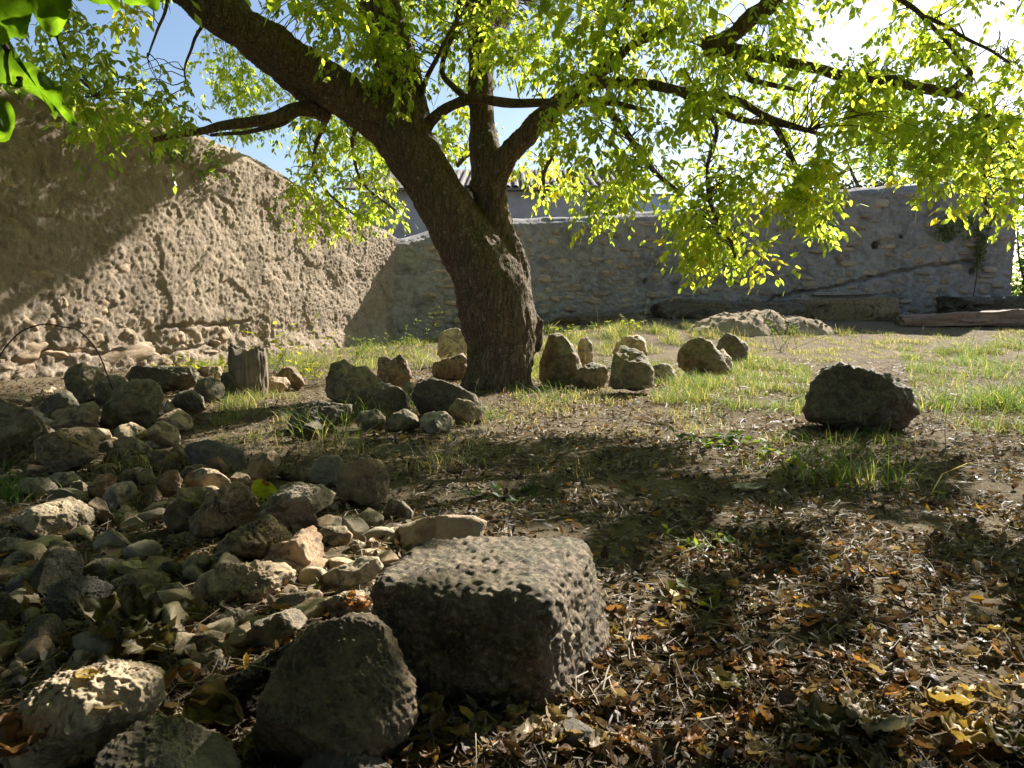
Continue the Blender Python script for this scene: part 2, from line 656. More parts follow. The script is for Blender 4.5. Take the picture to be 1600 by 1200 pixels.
gx, gy_ = axis(-3.2, 4.2, 0.042, 900), axis(0.7, 8.5, 0.042, 900)
GX, GY = np.meshgrid(gx, gy_, indexing='ij')
x_, y_ = GX.ravel(), GY.ravel()
P_ = np.stack([x_, y_, 0 * x_], -1)
nearg = 1 - sstep(9, 14, np.hypot(x_, y_))
z_ = gz(x_, y_) + nearg * (0.006 * pn(P_ * 17) + 0.006 * np.abs(pn(P_ * 9 + 5)))
ground = link('ground', mesh_of('ground', np.stack([x_, y_, z_], -1), grid_faces(len(gx), len(gy_))), M['earth'])
tag(ground, 'dry brown earth strewn with fallen leaves under the tree', kind='structure')

# ------------------------------------------------------------------ the rendered wall along the side
WA, WB = np.array([-4.62, 6.9]), np.array([-1.93, 12.9])
wdir = (WB - WA) / np.linalg.norm(WB - WA)
wnor = np.array([wdir[1], -wdir[0]])                  # faces the garden
WLEN = np.linalg.norm(WB - WA)


def wall_px(px, py):
    """pixel -> (u along the wall, z) on the wall plane"""
    r = ray(px, py)
    den = r[..., 0] * wnor[0] + r[..., 1] * wnor[1]
    t = (WA[0] * wnor[0] + WA[1] * wnor[1]) / den
    p = EYE + r * t[..., None]
    return (p[..., 0] - WA[0]) * wdir[0] + (p[..., 1] - WA[1]) * wdir[1], p[..., 2]


tpx = np.array([(-160, 105), (0, 130), (60, 136), (200, 170), (300, 200), (340, 220), (400, 246), (450, 276), (520, 318), (580, 348), (642, 376)], float)
tu, tz = wall_px(tpx[:, 0], tpx[:, 1])
o_ = np.argsort(tu)
tu, tz = tu[o_], tz[o_]


def wall_top(u):
    return np.interp(u, tu, tz)


def seg_dist(u, z, pts):
    d = np.full(len(u), 9.0)
    for (a, b), (c, e) in zip(pts[:-1], pts[1:]):
        dx, dz = c - a, e - b
        t = np.clip(((u - a) * dx + (z - b) * dz) / (dx * dx + dz * dz), 0, 1)
        d = np.minimum(d, np.hypot(u - a - t * dx, z - b - t * dz))
    return d


def wall_line(pts):
    a_, b_ = wall_px(np.array([p[0] for p in pts], float), np.array([p[1] for p in pts], float))
    return list(zip(a_.tolist(), b_.tolist()))


W_CRACKS = [wall_line(q) for q in ([(25, 562), (70, 552), (112, 547), (160, 553), (215, 551), (275, 549), (345, 536)], [(250, 512), (300, 507), (345, 508), (392, 500)], [(0, 250), (18, 262), (22, 285), (10, 305)], [(45, 385), (60, 405), (58, 428)], [(110, 430), (128, 436)], [(330, 300), (360, 318), (372, 345)])]


def wall_disp(u, z):
    P = np.stack([u, z, 0 * u], -1)
    warp = np.stack([u + 0.05 * pn(P * 3.3), z + 0.05 * pn(P * 3.3 + 21), 0 * u], -1)
    e1, e2 = worley(warp * np.array([17, 13, 1]) + 0.61)
    g1, g2 = worley(warp * np.array([37, 30, 1]) + 0.23)
    big = sstep(-0.3, 0.5, pn(P * 1.3 + 17))
    d = 0.035 * pn(P * 0.8) + 0.015 * pn(P * 2.6 + 9)
    d += 0.005 * big * (0.5 - e1) + 0.009 * (0.5 - g1)
    d += 0.007 * pn(P * np.array([9, 7, 1])) + 0.008 * pn(P * 19) + 0.012 * pn(P * 37)
    pits = sstep(0.30, 0.55, pn(warp * np.array([8.0, 6.0, 1]) + 31)) + 0.6 * sstep(0.35, 0.6, pn(warp * np.array([19, 12, 1]) + 5))
    d -= 0.011 * pits
    # patches where a skin of render has come away
    d -= 0.018 * sstep(0.05, 0.12, pn(warp * np.array([1.6, 2.2, 1]) + 51))
    wob = 0.03 * pn(P * 7 + 2)
    for k_, q in enumerate(W_CRACKS):
        d -= (0.045 if k_ < 2 else 0.014) * sstep(0.028, 0.006, seg_dist(u + wob, z + wob, q))
    # lower courses where the render has fallen off
    low = sstep(0.62, 0.32, z + 0.14 * pn(P * 2.2 + 4)) * sstep(5.2, 3.2, u)
    d -= low * (0.03 + 0.03 * pn(P * 5) + 0.02 * pn(P * 11))
    # bulging foot near the corner of the garden bed
    d += 0.10 * sstep(0.35, -0.1, z) * sstep(1.5, 4, u)
    return d


U = np.linspace(-5.2, WLEN + 0.05, 720)
prof_v = 172
VV = []
top = wall_top(U) + 0.02 * pn(np.stack([U * 3, 0 * U, 0 * U + 8.5], -1)) + 0.012 * pn(np.stack([U * 11, 0 * U, 0 * U], -1))
fr = np.linspace(0, 1, prof_v)
TH = 0.45
Uf = np.repeat(U, prof_v)
Zf = (-0.25 + fr[None, :] * (top[:, None] + 0.25)).ravel()
Df = wall_disp(Uf, Zf)
edge = np.tile(sstep(0.955, 1.0, fr), len(U))
Df = Df - edge ** 2 * 0.09
front = np.stack([WA[0] + Uf * wdir[0] + Df * wnor[0], WA[1] + Uf * wdir[1] + Df * wnor[1], Zf], -1).reshape(len(U), prof_v, 3)
# top and back
tv = np.linspace(0, 1, 12)[1:]
Ut = np.repeat(U, 11)
off = -np.tile(tv, len(U)) * TH - 0.05
zt = np.repeat(top, 11) + 0.05 * np.sin(np.tile(tv, len(U)) * math.pi) + 0.02 * pn(np.stack([Ut * 6, off * 8, 0 * Ut], -1))
topv = np.stack([WA[0] + Ut * wdir[0] + off * wnor[0], WA[1] + Ut * wdir[1] + off * wnor[1], zt], -1).reshape(len(U), 11, 3)
back = topv[:, -1:].copy()
back[:, :, 2] = -0.3
GV = np.concatenate([front, topv, back], 1)
wl = thing('garden_wall', 'tall sunlit garden wall with rough crumbling tan render', 'wall', (WA[0], WA[1], 0))
wbase = np.array([WA[0], WA[1], 0])
link('rendered_face', mesh_of('rendered_face', GV.reshape(-1, 3) - wbase, grid_faces(len(U), GV.shape[1])), M['render'], wl)


def stone_variants(n, sub, seed, boxy=0.55, rough=0.13, facets=5):
    out = []
    V0, F0 = ico(sub)
    for k in range(n):
        r = np.random.default_rng(seed + k)
        V = np.sign(V0) * np.abs(V0) ** boxy
        for _ in range(facets):
            nn = r.normal(size=3)
            nn /= np.linalg.norm(nn)
            d = V @ nn
            lim = d.max() * (r.uniform(0.68, 0.88) if facets < 8 else r.uniform(0.5, 0.8))
            V = V - np.clip(d - lim, 0, None)[:, None] * nn
        V = V * (1 + rough * pn(V * 1.3 + 11 * k + seed)[:, None] + rough * 0.5 * pn(V * 3.4 + 5 * k)[:, None])
        out.append(V)
    return out, F0


# exposed stones at the foot of this wall, each one a part
SV, SF = stone_variants(10, 4, 100, 0.8, 0.24)
s_me = []
for k, V in enumerate(SV):
    m_ = mesh_of('stone', V * 0.1, SF)
    m_.materials.append(M['wallstone'])
    s_me.append(m_)
rs = random.Random(11)
zc = 0.02
row = 0
while zc < 0.62:
    h = rs.uniform(0.09, 0.19)
    u = -0.55 + rs.uniform(0, 0.2)
    umax = 4.3 - 3.2 * max(0, zc - 0.12) / 0.5
    while u < umax:
        w = rs.uniform(0.13, 0.34)
        if rs.random() < 0.62:
            o = link('stone', rs.choice(s_me), parent=wl)
            uu, zz = u + w / 2, zc + h / 2 + rs.uniform(-0.05, 0.05)
            pr = rs.uniform(-0.115, -0.08)
            p = WA + uu * wdir + (pr + float(wall_disp(np.array([uu]), np.array([zz]))[0]) * 0.5) * wnor
            o.location = (p[0] - wbase[0], p[1] - wbase[1], zz)
            o.scale = (w * rs.uniform(4.0, 6.0), 0.95, h * rs.uniform(4.5, 6.6))
            o.rotation_euler = (rs.uniform(-0.2, 0.2), rs.uniform(-0.45, 0.45), math.atan2(wdir[1], wdir[0]) + rs.uniform(-0.12, 0.12))
        u += w + rs.uniform(0.0, 0.02)
    zc += h
    row += 1
# odd larger stones showing through the render higher up
for px, py, w, h in ((205, 555, 95, 34), (250, 548, 60, 30), (135, 540, 50, 34), (20, 345, 40, 34), (195, 415, 34, 40), (428, 440, 26, 20), (335, 420, 24, 22), (190, 540, 70, 14), (14, 283, 26, 50), (150, 500, 44, 22), (70, 430, 38, 24), (310, 505, 40, 14)):
    u_, z__ = wall_px(np.array([px]), np.array([py]))
    uu, zz = float(u_[0]), float(z__[0])
    dist = 7.4 + uu * 0.9
    o = link('stone', rs.choice(s_me), parent=wl)
    p = WA + uu * wdir + (-0.075 + float(wall_disp(np.array([uu]), np.array([zz]))[0])) * wnor
    o.location = (p[0] - wbase[0], p[1] - wbase[1], zz)
    o.scale = (w * dist / 120 * 0.62, 0.85, h * dist / 120 * 0.5)
    o.rotation_euler = (0, rs.uniform(-0.1, 0.1), math.atan2(wdir[1], wdir[0]))

# ------------------------------------------------------------------ the far wall, in shade
FP = np.array([(-2.3, 12.72), (0.6, 14.15), (3.5, 14.9), (9.45, 14.65)])
seg = np.linalg.norm(np.diff(FP, axis=0), axis=1)
cum = np.concatenate([[0], np.cumsum(seg)])
FLEN = cum[-1]
ftop = np.array([(600, 382), (640, 375), (720, 352), (760, 347), (805, 345), (900, 342), (960, 338), (1060, 330), (1180, 316), (1300, 300), (1400, 292), (1490, 286), (1570, 281), (1640, 276)], float)


def f_xy(u):
    return np.interp(u, cum, FP[:, 0]), np.interp(u, cum, FP[:, 1])


def f_nor(u):
    e = 0.6
    x1, y1 = f_xy(np.clip(u - e, 0, FLEN))
    x2, y2 = f_xy(np.clip(u + e, 0, FLEN))
    d = np.stack([x2 - x1, y2 - y1], -1)
    d /= np.linalg.norm(d, axis=-1)[..., None]
    return np.stack([d[..., 1], -d[..., 0]], -1)


def f_top(u):
    x, y = f_xy(u)
    px, _, _ = proj(np.stack([x, y, 0 * x + 2.0], -1))
    py = np.interp(px, ftop[:, 0], ftop[:, 1])
    return at_y(px, py, y)[..., 2]


FU = np.linspace(0.0, FLEN, 640)


def f_px(px, py):
    """pixel -> (u, z) on the far wall"""
    x, y = f_xy(FU)
    pxs, _, _ = proj(np.stack([x, y, 0 * x + 1.5], -1))
    u = float(np.interp(px, pxs, FU))
    yy = float(f_xy(np.array([u]))[1][0])
    return u, float(at_y(px, py, yy)[2])


crack = [f_px(*p) for p in ((862, 920), (900, 905))] if False else [f_px(*p) for p in ((1190, 478), (1222, 462), (1262, 455), (1300, 450), (1340, 438), (1400, 425), (1450, 416), (1520, 408))]
holes = [(*f_px(1367, 383), 0.075), (*f_px(1480, 368), 0.12), (*f_px(1008, 438), 0.035), (*f_px(1520, 424), 0.05), (*f_px(1240, 352), 0.035), (*f_px(1406, 370), 0.03)]


def f_disp(u, z):
    P = np.stack([u, z, 0 * u + 2.7], -1)
    warp = np.stack([u + 0.07 * pn(P * 2.1), z + 0.05 * pn(P * 2.1 + 21), 0 * u], -1)
    d1, d2 = worley(warp * np.array([5.5, 9.0, 1]) + 0.2)
    d = 0.06 * pn(P * 0.7) + 0.02 * pn(P * 2.3) + 0.012 * pn(P * 6) + 0.010 * pn(P * 15) + 0.006 * pn(P * 31)
    d += 0.022 * sstep(0.0, 0.18, d2 - d1) * sstep(-0.1, 0.4, pn(P * 0.9 + 7))
    d -= 0.03 * sstep(0.35, 0.6, pn(warp * np.array([4, 7, 1]) + 3))
    d -= 0.13 * sstep(0.045, 0.01, seg_dist(u + 0.06 * pn(P * 5), z + 0.05 * pn(P * 6), crack))
    for a, b, r in holes:
        d -= 0.22 * sstep(r * 1.15, r * 0.8, np.hypot(u - a, z - b))
    return d


nvf = 130
ft = f_top(FU) + 0.025 * pn(np.stack([FU * 2.2, 0 * FU, 0 * FU + 3.3], -1))
frf = np.linspace(0, 1, nvf)
Uf = np.repeat(FU, nvf)
Zf = (-0.1 + frf[None, :] * (ft[:, None] + 0.1)).ravel()
Df = f_disp(Uf, Zf) - np.tile(sstep(0.96, 1.0, frf), len(FU)) ** 2 * 0.08
nx = f_nor(Uf)
xx, yy = f_xy(Uf)
front = np.stack([xx + Df * nx[:, 0], yy + Df * nx[:, 1], Zf], -1).reshape(len(FU), nvf, 3)
Ut = np.repeat(FU, 9)
tv = np.tile(np.linspace(0, 1, 10)[1:], len(FU))
nx = f_nor(Ut)
xx, yy = f_xy(Ut)
offt = -0.06 - 0.45 * tv
topv = np.stack([xx + offt * nx[:, 0], yy + offt * nx[:, 1], np.repeat(ft, 9) + 0.06 * np.sin(tv * math.pi) + 0.02 * pn(np.stack([Ut * 5, tv * 3, 0 * tv], -1))], -1).reshape(len(FU), 9, 3)
back = topv[:, -1:].copy()
back[:, :, 2] = -0.3
GV = np.concatenate([front, topv, back], 1)
fbase = np.array([FP[2][0], FP[2][1], 0])
fw = thing('boundary_wall', 'long shaded grey rubble wall closing the back of the garden', 'wall', fbase)
link('mortar_face', mesh_of('mortar_face', GV.reshape(-1, 3) - fbase, grid_faces(len(FU), GV.shape[1])), M['rubble'], fw)
SV2, SF2 = stone_variants(8, 3, 300, 0.6, 0.12)
f_me = []
for V in SV2:
    m_ = mesh_of('stone', V * 0.1, SF2)
    m_.materials.append(M['farstone'])
    f_me.append(m_)
rs = random.Random(5)
placed = []
tries = 0
while len(placed) < 300 and tries < 6000:
    tries += 1
    u = rs.uniform(1.0, FLEN - 0.1)
    low = rs.random() < 0.6
    z = 0.25 + abs(rs.gauss(0, 0.55)) if low else rs.uniform(0.3, 2.9)
    if z > float(f_top(np.array([u]))[0]) - 0.14:
        continue
    w, h = rs.uniform(0.12, 0.36), rs.uniform(0.07, 0.16)
    if any(abs(u - a) < (w + c) * 0.5 and abs(z - b) < (h + e) * 0.5 for a, b, c, e in placed):
        continue
    if any(math.hypot(u - a, z - b) < r + 0.12 for a, b, r in holes):
        continue
    if seg_dist(np.array([u]), np.array([z]), crack)[0] < 0.07:
        continue
    placed.append((u, z, w, h))
    ua, za = np.array([u]), np.array([z])
    n_ = f_nor(ua)[0]
    x, y = f_xy(ua)
    d = float(f_disp(ua, za)[0]) - rs.uniform(0.022, 0.045)
    o = link('stone', rs.choice(f_me), parent=fw)
    o.location = (float(x[0]) + d * n_[0] - fbase[0], float(y[0]) + d * n_[1] - fbase[1], z)
    o.scale = (w * 5.2, 0.6, h * 5.2)
    o.rotation_euler = (0, rs.uniform(-0.15, 0.15), math.atan2(n_[0], -n_[1]))

# ------------------------------------------------------------------ house behind the far wall
hY = 24.0
hb = at_y(900, 470, hY)
hb[2] = 0.35
house = thing('farmhouse', 'pale farmhouse with clay tile roof showing above the back wall', 'house', hb)


def box_v(x0, x1, y0, y1, z0, z1):
    V = np.array([(x, y, z) for x in (x0, x1) for y in (y0, y1) for z in (z0, z1)], float)
    F = np.array([(0, 1, 3, 2), (4, 6, 7, 5), (0, 4, 5, 1), (2, 3, 7, 6), (0, 2, 6, 4), (1, 5, 7, 3)])
    return V, F


hx0, hx1 = at_y(560, 300, hY)[0], at_y(990, 300, hY)[0]
ez = at_y(830, 299, hY)[2]
V, F = box_v(hx0, hx1, hY, hY + 7, 0.2, ez)
link('house_wall', mesh_of('house_wall', V - hb, F, smooth=False), M['plaster'], house)
rz = ez + 1.15
ov = 0.35
RV = np.array([(hx0 - ov, hY - ov, ez - 0.02), (hx1 + ov, hY - ov, ez - 0.02), (hx1 + ov, hY + 3.5, rz), (hx0 - ov, hY + 3.5, rz), (hx0 - ov, hY + 7 + ov, ez - 0.02), (hx1 + ov, hY + 7 + ov, ez - 0.02),
               (hx0 - ov, hY - ov, ez + 0.06), (hx1 + ov, hY - ov, ez + 0.06), (hx1 + ov, hY + 3.5, rz + 0.08), (hx0 - ov, hY + 3.5, rz + 0.08), (hx0 - ov, hY + 7 + ov, ez + 0.06), (hx1 + ov, hY + 7 + ov, ez + 0.06)])
RF = [(6, 7, 8, 9), (9, 8, 11, 10), (1, 0, 3, 2), (2, 3, 4, 5), (0, 1, 7, 6), (5, 4, 10, 11), (0, 6, 9, 3), (3, 9, 10, 4), (1, 2, 8, 7), (2, 5, 11, 8)]
roof = link('roof', mesh_of('roof', RV - hb, RF, smooth=False), M['tile'], house)
# half-round clay tiles on the slope that faces the garden
a = np.linspace(0, math.pi, 6)
tl = 0.45
tvv = np.array([(0.10 * math.cos(t) * s, y, 0.075 * math.sin(t)) for y, s in ((0, 1.0), (tl, 0.8)) for t in a])
tile_me = mesh_of('roof_tile', tvv, grid_faces(2, 6))
tile_me.materials.append(M['tile'])
slope = math.atan2(rz - ez, 3.5 + ov)
cnt = 0
for r_ in range(9):
    for c_ in range(int((hx1 - hx0 + 2 * ov) / 0.24)):
        x = hx0 - ov + 0.12 + c_ * 0.24
        if cnt >= 296 or proj(np.array([x, hY, ez]))[0] < 700:
            continue
        yy_ = hY - ov + r_ * 0.40 * math.cos(slope)
        zz_ = ez + 0.065 + r_ * 0.40 * math.sin(slope)
        t = link('roof_tile', tile_me, parent=roof)
        t.location = (x - hb[0], yy_ - hb[1], zz_ - hb[2])
        t.rotation_euler = (slope, 0, random.uniform(-0.03, 0.03))
        cnt += 1
p0, p1 = at_y(992, 306, hY - 1.2), at_y(1064, 336, hY - 1.2)
V, F = box_v(p0[0], p1[0], hY - 1.2, hY - 1.1, 0.4, p0[2])
shed = thing('blue_lit_panel', 'pale blue panel for a blue-lit wall rising beside the farmhouse behind the wall', 'panel', ((p0[0] + p1[0]) / 2, hY - 1.15, 0.4))
sb = np.array(shed.location)
link('panel', mesh_of('panel', V - sb, F, smooth=False), M['blue_lit'], shed)
V, F = box_v(p0[0] - 0.04, p1[0] + 0.04, hY - 1.23, hY - 1.07, p0[2] + 0.002, p0[2] + 0.06)
link('top_rail', mesh_of('top_rail', V - sb, F, smooth=False), M['wood_plank'], shed)
# low scrub-covered bank with an old wall top beyond

# ================================================================== rocks
def rock(label, poly, gyp, mat, thick=0.8, name='rock', sub=None, box=0.62, facets=11, rough=1.0, seed=None, lift=0.0, cat='rock', group=None, Y=None):
    """a rock whose outline is given in the photograph's pixels and whose foot stands on the ground at pixel row gyp; solid all round"""
    seed = seed if seed is not None else int(sum(x * 3 + y * 7 for x, y in poly)) % 9973
    r = np.random.default_rng(seed)
    poly = np.array(poly, float)
    cx, cy = poly.mean(0)
    bb = poly.max(0) - poly.min(0)
    g = ground_hit(cx, min(gyp, 1500)) if Y is None else at_y(cx, gyp, Y)
    dist = np.linalg.norm(g - EYE)
    half = 0.5 * thick * min(bb[0], 1.7 * bb[1]) * dist / FPX
    rd = ray(cx, cy)
    rd /= np.linalg.norm(rd)
    C = EYE + rd * (dist * (1.0 + lift) + half * 0.55)
    right = np.cross(rd, [0, 0, 1.0])
    right /= np.linalg.norm(right)
    up = np.cross(right, rd)
    # outline in the plane through C
    R = ray(poly[:, 0], poly[:, 1])
    t = ((C - EYE) @ rd) / (R @ rd)
    Q = EYE + R * t[:, None] - C
    q = np.stack([Q @ right, Q @ up], -1)
    dense = np.concatenate([q[k] + (np.roll(q, -1, 0)[k] - q[k]) * np.linspace(0, 1, 14, endpoint=False)[:, None] for k in range(len(q))])
    th = np.arctan2(dense[:, 1], dense[:, 0])
    rr = np.hypot(dense[:, 0], dense[:, 1])
    o = np.argsort(th)
    th, rr = th[o], rr[o]
    thp = np.concatenate([th - 2 * math.pi, th, th + 2 * math.pi])
    rrp = np.concatenate([rr, rr, rr])
    big = max(bb)
    if sub is None:
        sub = 7 if big > 235 else 6 if big > 105 else 5 if big > 36 else 4
    V0, F0 = ico(sub)
    # local axes: x right, y up, z towards the viewer
    tht = np.arctan2(V0[:, 1], V0[:, 0])
    c_ = np.hypot(V0[:, 0], V0[:, 1])
    s_ = V0[:, 2]
    rad = np.interp(tht, thp, rrp)
    pc = np.clip(c_, 0, 1) ** box
    V = np.stack([np.cos(tht) * rad * pc, np.sin(tht) * rad * pc, np.sign(s_) * np.abs(s_) ** box * half], -1)
    size = 0.5 * (rr.mean() + half)
    for _ in range(facets):
        n = r.normal(size=3) * np.array([0.8, 0.8, 1.0])
        n[2] = abs(n[2]) if r.random() < 0.8 else n[2]
        n /= np.linalg.norm(n)
        d = V @ n
        lim = d.max() * (r.uniform(0.6, 0.86) if abs(n[2]) > 0.5 else r.uniform(0.86, 0.97))
        V = V - 0.97 * np.clip(d - lim, 0, None)[:, None] * n
    D = V / (np.linalg.norm(V, axis=1)[:, None] + 1e-9)
    sh = r.uniform(0, 60, 3)
    W = V / size
    d = 0.06 * pn(W * 1.2 + sh) + 0.05 * pn(W * 2.6 + sh) + 0.03 * pn(W * 5.5 + sh)
    if sub >= 5:
        wq = W + 0.15 * np.stack([pn(W * 2 + sh), pn(W * 2 + sh + 9), pn(W * 2 + sh + 19)], -1)
        d = d - 0.06 * np.abs(pn(wq * 2.9 + sh * 2)) ** 0.6 - 0.03 * np.abs(pn(wq * 7 + sh)) ** 0.6 + 0.016 * pn(W * 14 + sh)
    if sub >= 6:
        d = d + 0.010 * pn(W * 27 + sh) + (0.003 * pn(V * 70 + sh) + 0.0026 * pn(V * 150 + sh) - 0.004 * sstep(0.3, 0.6, pn(V * 95 + sh * 3))) / size
    V = V + D * (d * size * rough)[:, None]
    Wd = V[:, :1] * right + V[:, 1:2] * up - V[:, 2:3] * rd + C
    b = base_of(Wd)
    o = link(name, mesh_of(name, Wd - b, F0), M[mat], None, b)
    return tag(o, label, cat, group)


BED = 'stones of the loose rockery'
RING = 'standing stones in a curve round the tree'
# ---- the row by the wall and the heap at the side
rock('mossy squarish boulder standing against the wall behind the wire hoop', [(100, 615), (98, 590), (107, 573), (130, 566), (160, 574), (173, 600), (167, 625), (120, 630)], 630, 'moss', group=BED)
rock('dark knobbly stone where the end of the wire hoop rests', [(150, 632), (147, 605), (158, 590), (175, 583), (195, 589), (202, 605), (192, 630)], 634, 'dark', group=BED)
rock('long flat dark slab lying level in front of the wall foot', [(194, 588), (205, 573), (240, 571), (300, 572), (311, 583), (306, 605), (270, 615), (212, 612)], 617, 'dark', thick=1.1, group=BED)
rock('big rounded mossy boulder below the end of the wire hoop', [(155, 658), (163, 632), (184, 608), (205, 593), (235, 591), (253, 602), (258, 622), (250, 646), (235, 667), (185, 673), (160, 670)], 674, 'moss', group=BED)
rock('small pale upright chip wedged beside the big rounded mossy boulder', [(255, 642), (262, 622), (270, 628), (272, 644), (262, 650)], 650, 'tan', group=BED)
rock('blackish humped stone behind the flat-topped brown one', [(57, 640), (70, 622), (95, 609), (112, 612), (126, 632), (122, 652), (70, 654)], 655, 'dark', group=BED)
rock('flat-topped brown stone with dry leaves on its top edge', [(74, 652), (85, 640), (120, 635), (147, 625), (155, 634), (155, 660), (158, 677), (110, 680), (80, 670)], 680, 'brown', group=BED)
rock('huge dark mossy rock at the edge of the heap with a sloping side', [(-70, 735), (-75, 640), (-5, 618), (18, 630), (45, 641), (70, 660), (86, 674), (62, 698), (35, 720), (0, 735)], 742, 'moss', thick=0.9, group=BED)
rock('thin pale slab with sunlit crest lying on the huge mossy rock', [(42, 641), (50, 637), (76, 654), (108, 664), (112, 674), (85, 677), (60, 664)], 676, 'pale', thick=0.9, group=BED)
rock('large brown boulder with a pale scooped top face', [(52, 692), (62, 678), (85, 671), (120, 665), (150, 667), (161, 690), (153, 712), (132, 730), (110, 742), (80, 738), (58, 716)], 746, 'brown', group=BED)
rock('small pale wedge behind the scooped brown boulder', [(146, 668), (170, 671), (176, 683), (162, 691), (148, 683)], 692, 'pale', group=BED)
rock('dark lump in the gap behind the scooped brown boulder', [(156, 692), (172, 686), (180, 702), (168, 716), (150, 711)], 716, 'dark', group=BED)
rock('sunlit craggy limestone with a ridge, beside the dry grass', [(175, 680), (185, 665), (205, 659), (225, 667), (246, 685), (241, 699), (200, 697)], 700, 'tan', group=BED)
rock('rough sunlit limestone hump next to the ridged one', [(226, 674), (240, 662), (255, 656), (275, 667), (285, 685), (276, 699), (245, 699)], 701, 'tan', group=BED)
rock('pale blocky limestone at the end of the sunlit trio', [(242, 656), (258, 643), (280, 637), (298, 649), (304, 664), (293, 678), (265, 672)], 680, 'tan', group=BED)
rock('low pale ridged slab lying in front of the sunlit trio', [(174, 692), (190, 680), (215, 684), (241, 703), (226, 711), (190, 708)], 712, 'tan', thick=1.0, group=BED)
rock('dark stone with a pale sunlit edge beside the yellow grass', [(156, 724), (170, 705), (190, 697), (203, 706), (210, 724), (196, 736), (165, 737)], 737, 'dark', group=BED)
rock('smooth slate-grey slab tilted behind the reddish stones', [(286, 702), (295, 692), (325, 686), (350, 691), (378, 703), (388, 726), (381, 740), (340, 742), (300, 730)], 744, 'slate', rough=0.55, group=BED)
rock('angular brown stone standing beside the slate-grey slab', [(385, 737), (390, 715), (410, 704), (422, 697), (437, 711), (439, 723), (426, 744), (405, 757), (389, 753)], 758, 'brown', group=BED)
# ---- the reddish heap
rock('dark rusty stone with an overhanging flat top', [(226, 709), (235, 702), (262, 702), (281, 711), (280, 730), (269, 742), (247, 742), (235, 724)], 744, 'red', group=BED)
rock('small tan pyramid stone on top of the reddish heap', [(265, 704), (278, 692), (288, 699), (290, 714), (275, 716)], 720, 'brown', group=BED)
rock('little rusty chip leaning on the overhanging stone', [(277, 720), (284, 711), (290, 724), (285, 734), (276, 730)], 735, 'red', group=BED)
rock('small orange-brown stone with a peaked top beside the slate', [(286, 713), (300, 704), (311, 709), (315, 723), (300, 729), (288, 726)], 730, 'red', group=BED)
rock('rusty wedge stone with a pointed back, below the slate slab', [(319, 720), (343, 711), (351, 722), (364, 736), (356, 746), (335, 739), (322, 728)], 746, 'red', group=BED)
rock('small round tan stone at the foot of the rusty overhanging stone', [(214, 741), (224, 732), (238, 734), (243, 748), (236, 758), (221, 758), (213, 749)], 760, 'brown', group=BED)
rock('brown flat chunk between the round tan stone and grey block', [(186, 745), (195, 733), (216, 732), (218, 750), (202, 756)], 757, 'brown', group=BED)
rock('rounded red-brown boulder in the middle of the reddish heap', [(242, 762), (248, 745), (262, 734), (278, 734), (286, 750), (281, 774), (262, 783), (246, 777)], 785, 'red', group=BED)
rock('dark brown stone sunk in the gap under the red-brown boulder', [(218, 778), (228, 762), (246, 760), (256, 776), (252, 791), (228, 794)], 794, 'red', group=BED)
rock('smooth tan oval stone on top of the heap', [(285, 752), (295, 738), (315, 730), (340, 734), (361, 750), (360, 760), (335, 767), (300, 768)], 776, 'tan', rough=0.6, group=BED)
rock('tan stone peeping out behind the smooth oval one', [(279, 742), (292, 728), (315, 724), (330, 732), (322, 745), (295, 748)], 752, 'brown', group=BED)
rock('brown stone under the slate slab next to the oval stone', [(357, 748), (370, 736), (388, 741), (396, 758), (390, 771), (370, 769)], 772, 'brown', group=BED)
rock('craggy upright brown stone with hollows, joined to its neighbour', [(252, 808), (262, 790), (275, 782), (277, 766), (295, 757), (325, 759), (333, 775), (323, 792), (306, 818), (290, 840), (268, 836)], 842, 'brown', rough=1.5, facets=5, group=BED)
rock('large craggy brown rock with a pink patch on top, beside the lime leaf', [(292, 815), (317, 785), (325, 770), (350, 756), (375, 751), (392, 764), (401, 785), (413, 803), (401, 817), (380, 822), (358, 830), (328, 842), (298, 836)], 846, 'pink', rough=1.4, facets=6, group=BED)
rock('pale chip leaning on the craggy upright stone', [(253, 797), (264, 783), (276, 781), (276, 797), (262, 805)], 806, 'pale', group=BED)
# ---- grey stones on the near side of the heap
rock('flat-faced pale grey stone beside the dark grass tuft', [(26, 753), (40, 745), (75, 746), (89, 758), (94, 769), (75, 777), (50, 780), (34, 770)], 782, 'grey', group=BED)
rock('pale greenish stone tucked behind the flat-faced grey one', [(70, 747), (85, 738), (115, 736), (131, 750), (119, 760), (98, 766), (83, 755)], 766, 'grey', group=BED)
rock('small grey wedge stone resting on a brown one', [(97, 767), (112, 753), (125, 749), (138, 758), (138, 771), (110, 775)], 776, 'grey', group=BED)
rock('thin brown stone under the small grey wedge', [(90, 778), (105, 768), (136, 769), (142, 782), (110, 786)], 787, 'red', group=BED)
rock('dark reddish stone leaning behind the squared grey block', [(135, 760), (150, 745), (168, 737), (182, 744), (182, 762), (162, 780), (140, 779)], 782, 'red', group=BED)
rock('squared grey block with a cracked face', [(158, 777), (167, 762), (185, 752), (213, 751), (217, 765), (215, 789), (195, 799), (170, 791), (160, 783)], 800, 'grey', group=BED)
rock('brown stone in the shadow under the squared grey block', [(135, 785), (150, 775), (165, 781), (172, 800), (193, 817), (182, 828), (152, 814)], 830, 'brown', group=BED)
rock('broad pale boulder with a smooth hump and sunlit flecks', [(22, 809), (45, 793), (80, 782), (108, 774), (130, 784), (149, 797), (158, 805), (149, 824), (125, 834), (95, 845), (60, 841), (33, 827)], 848, 'pale', rough=0.7, group=BED)
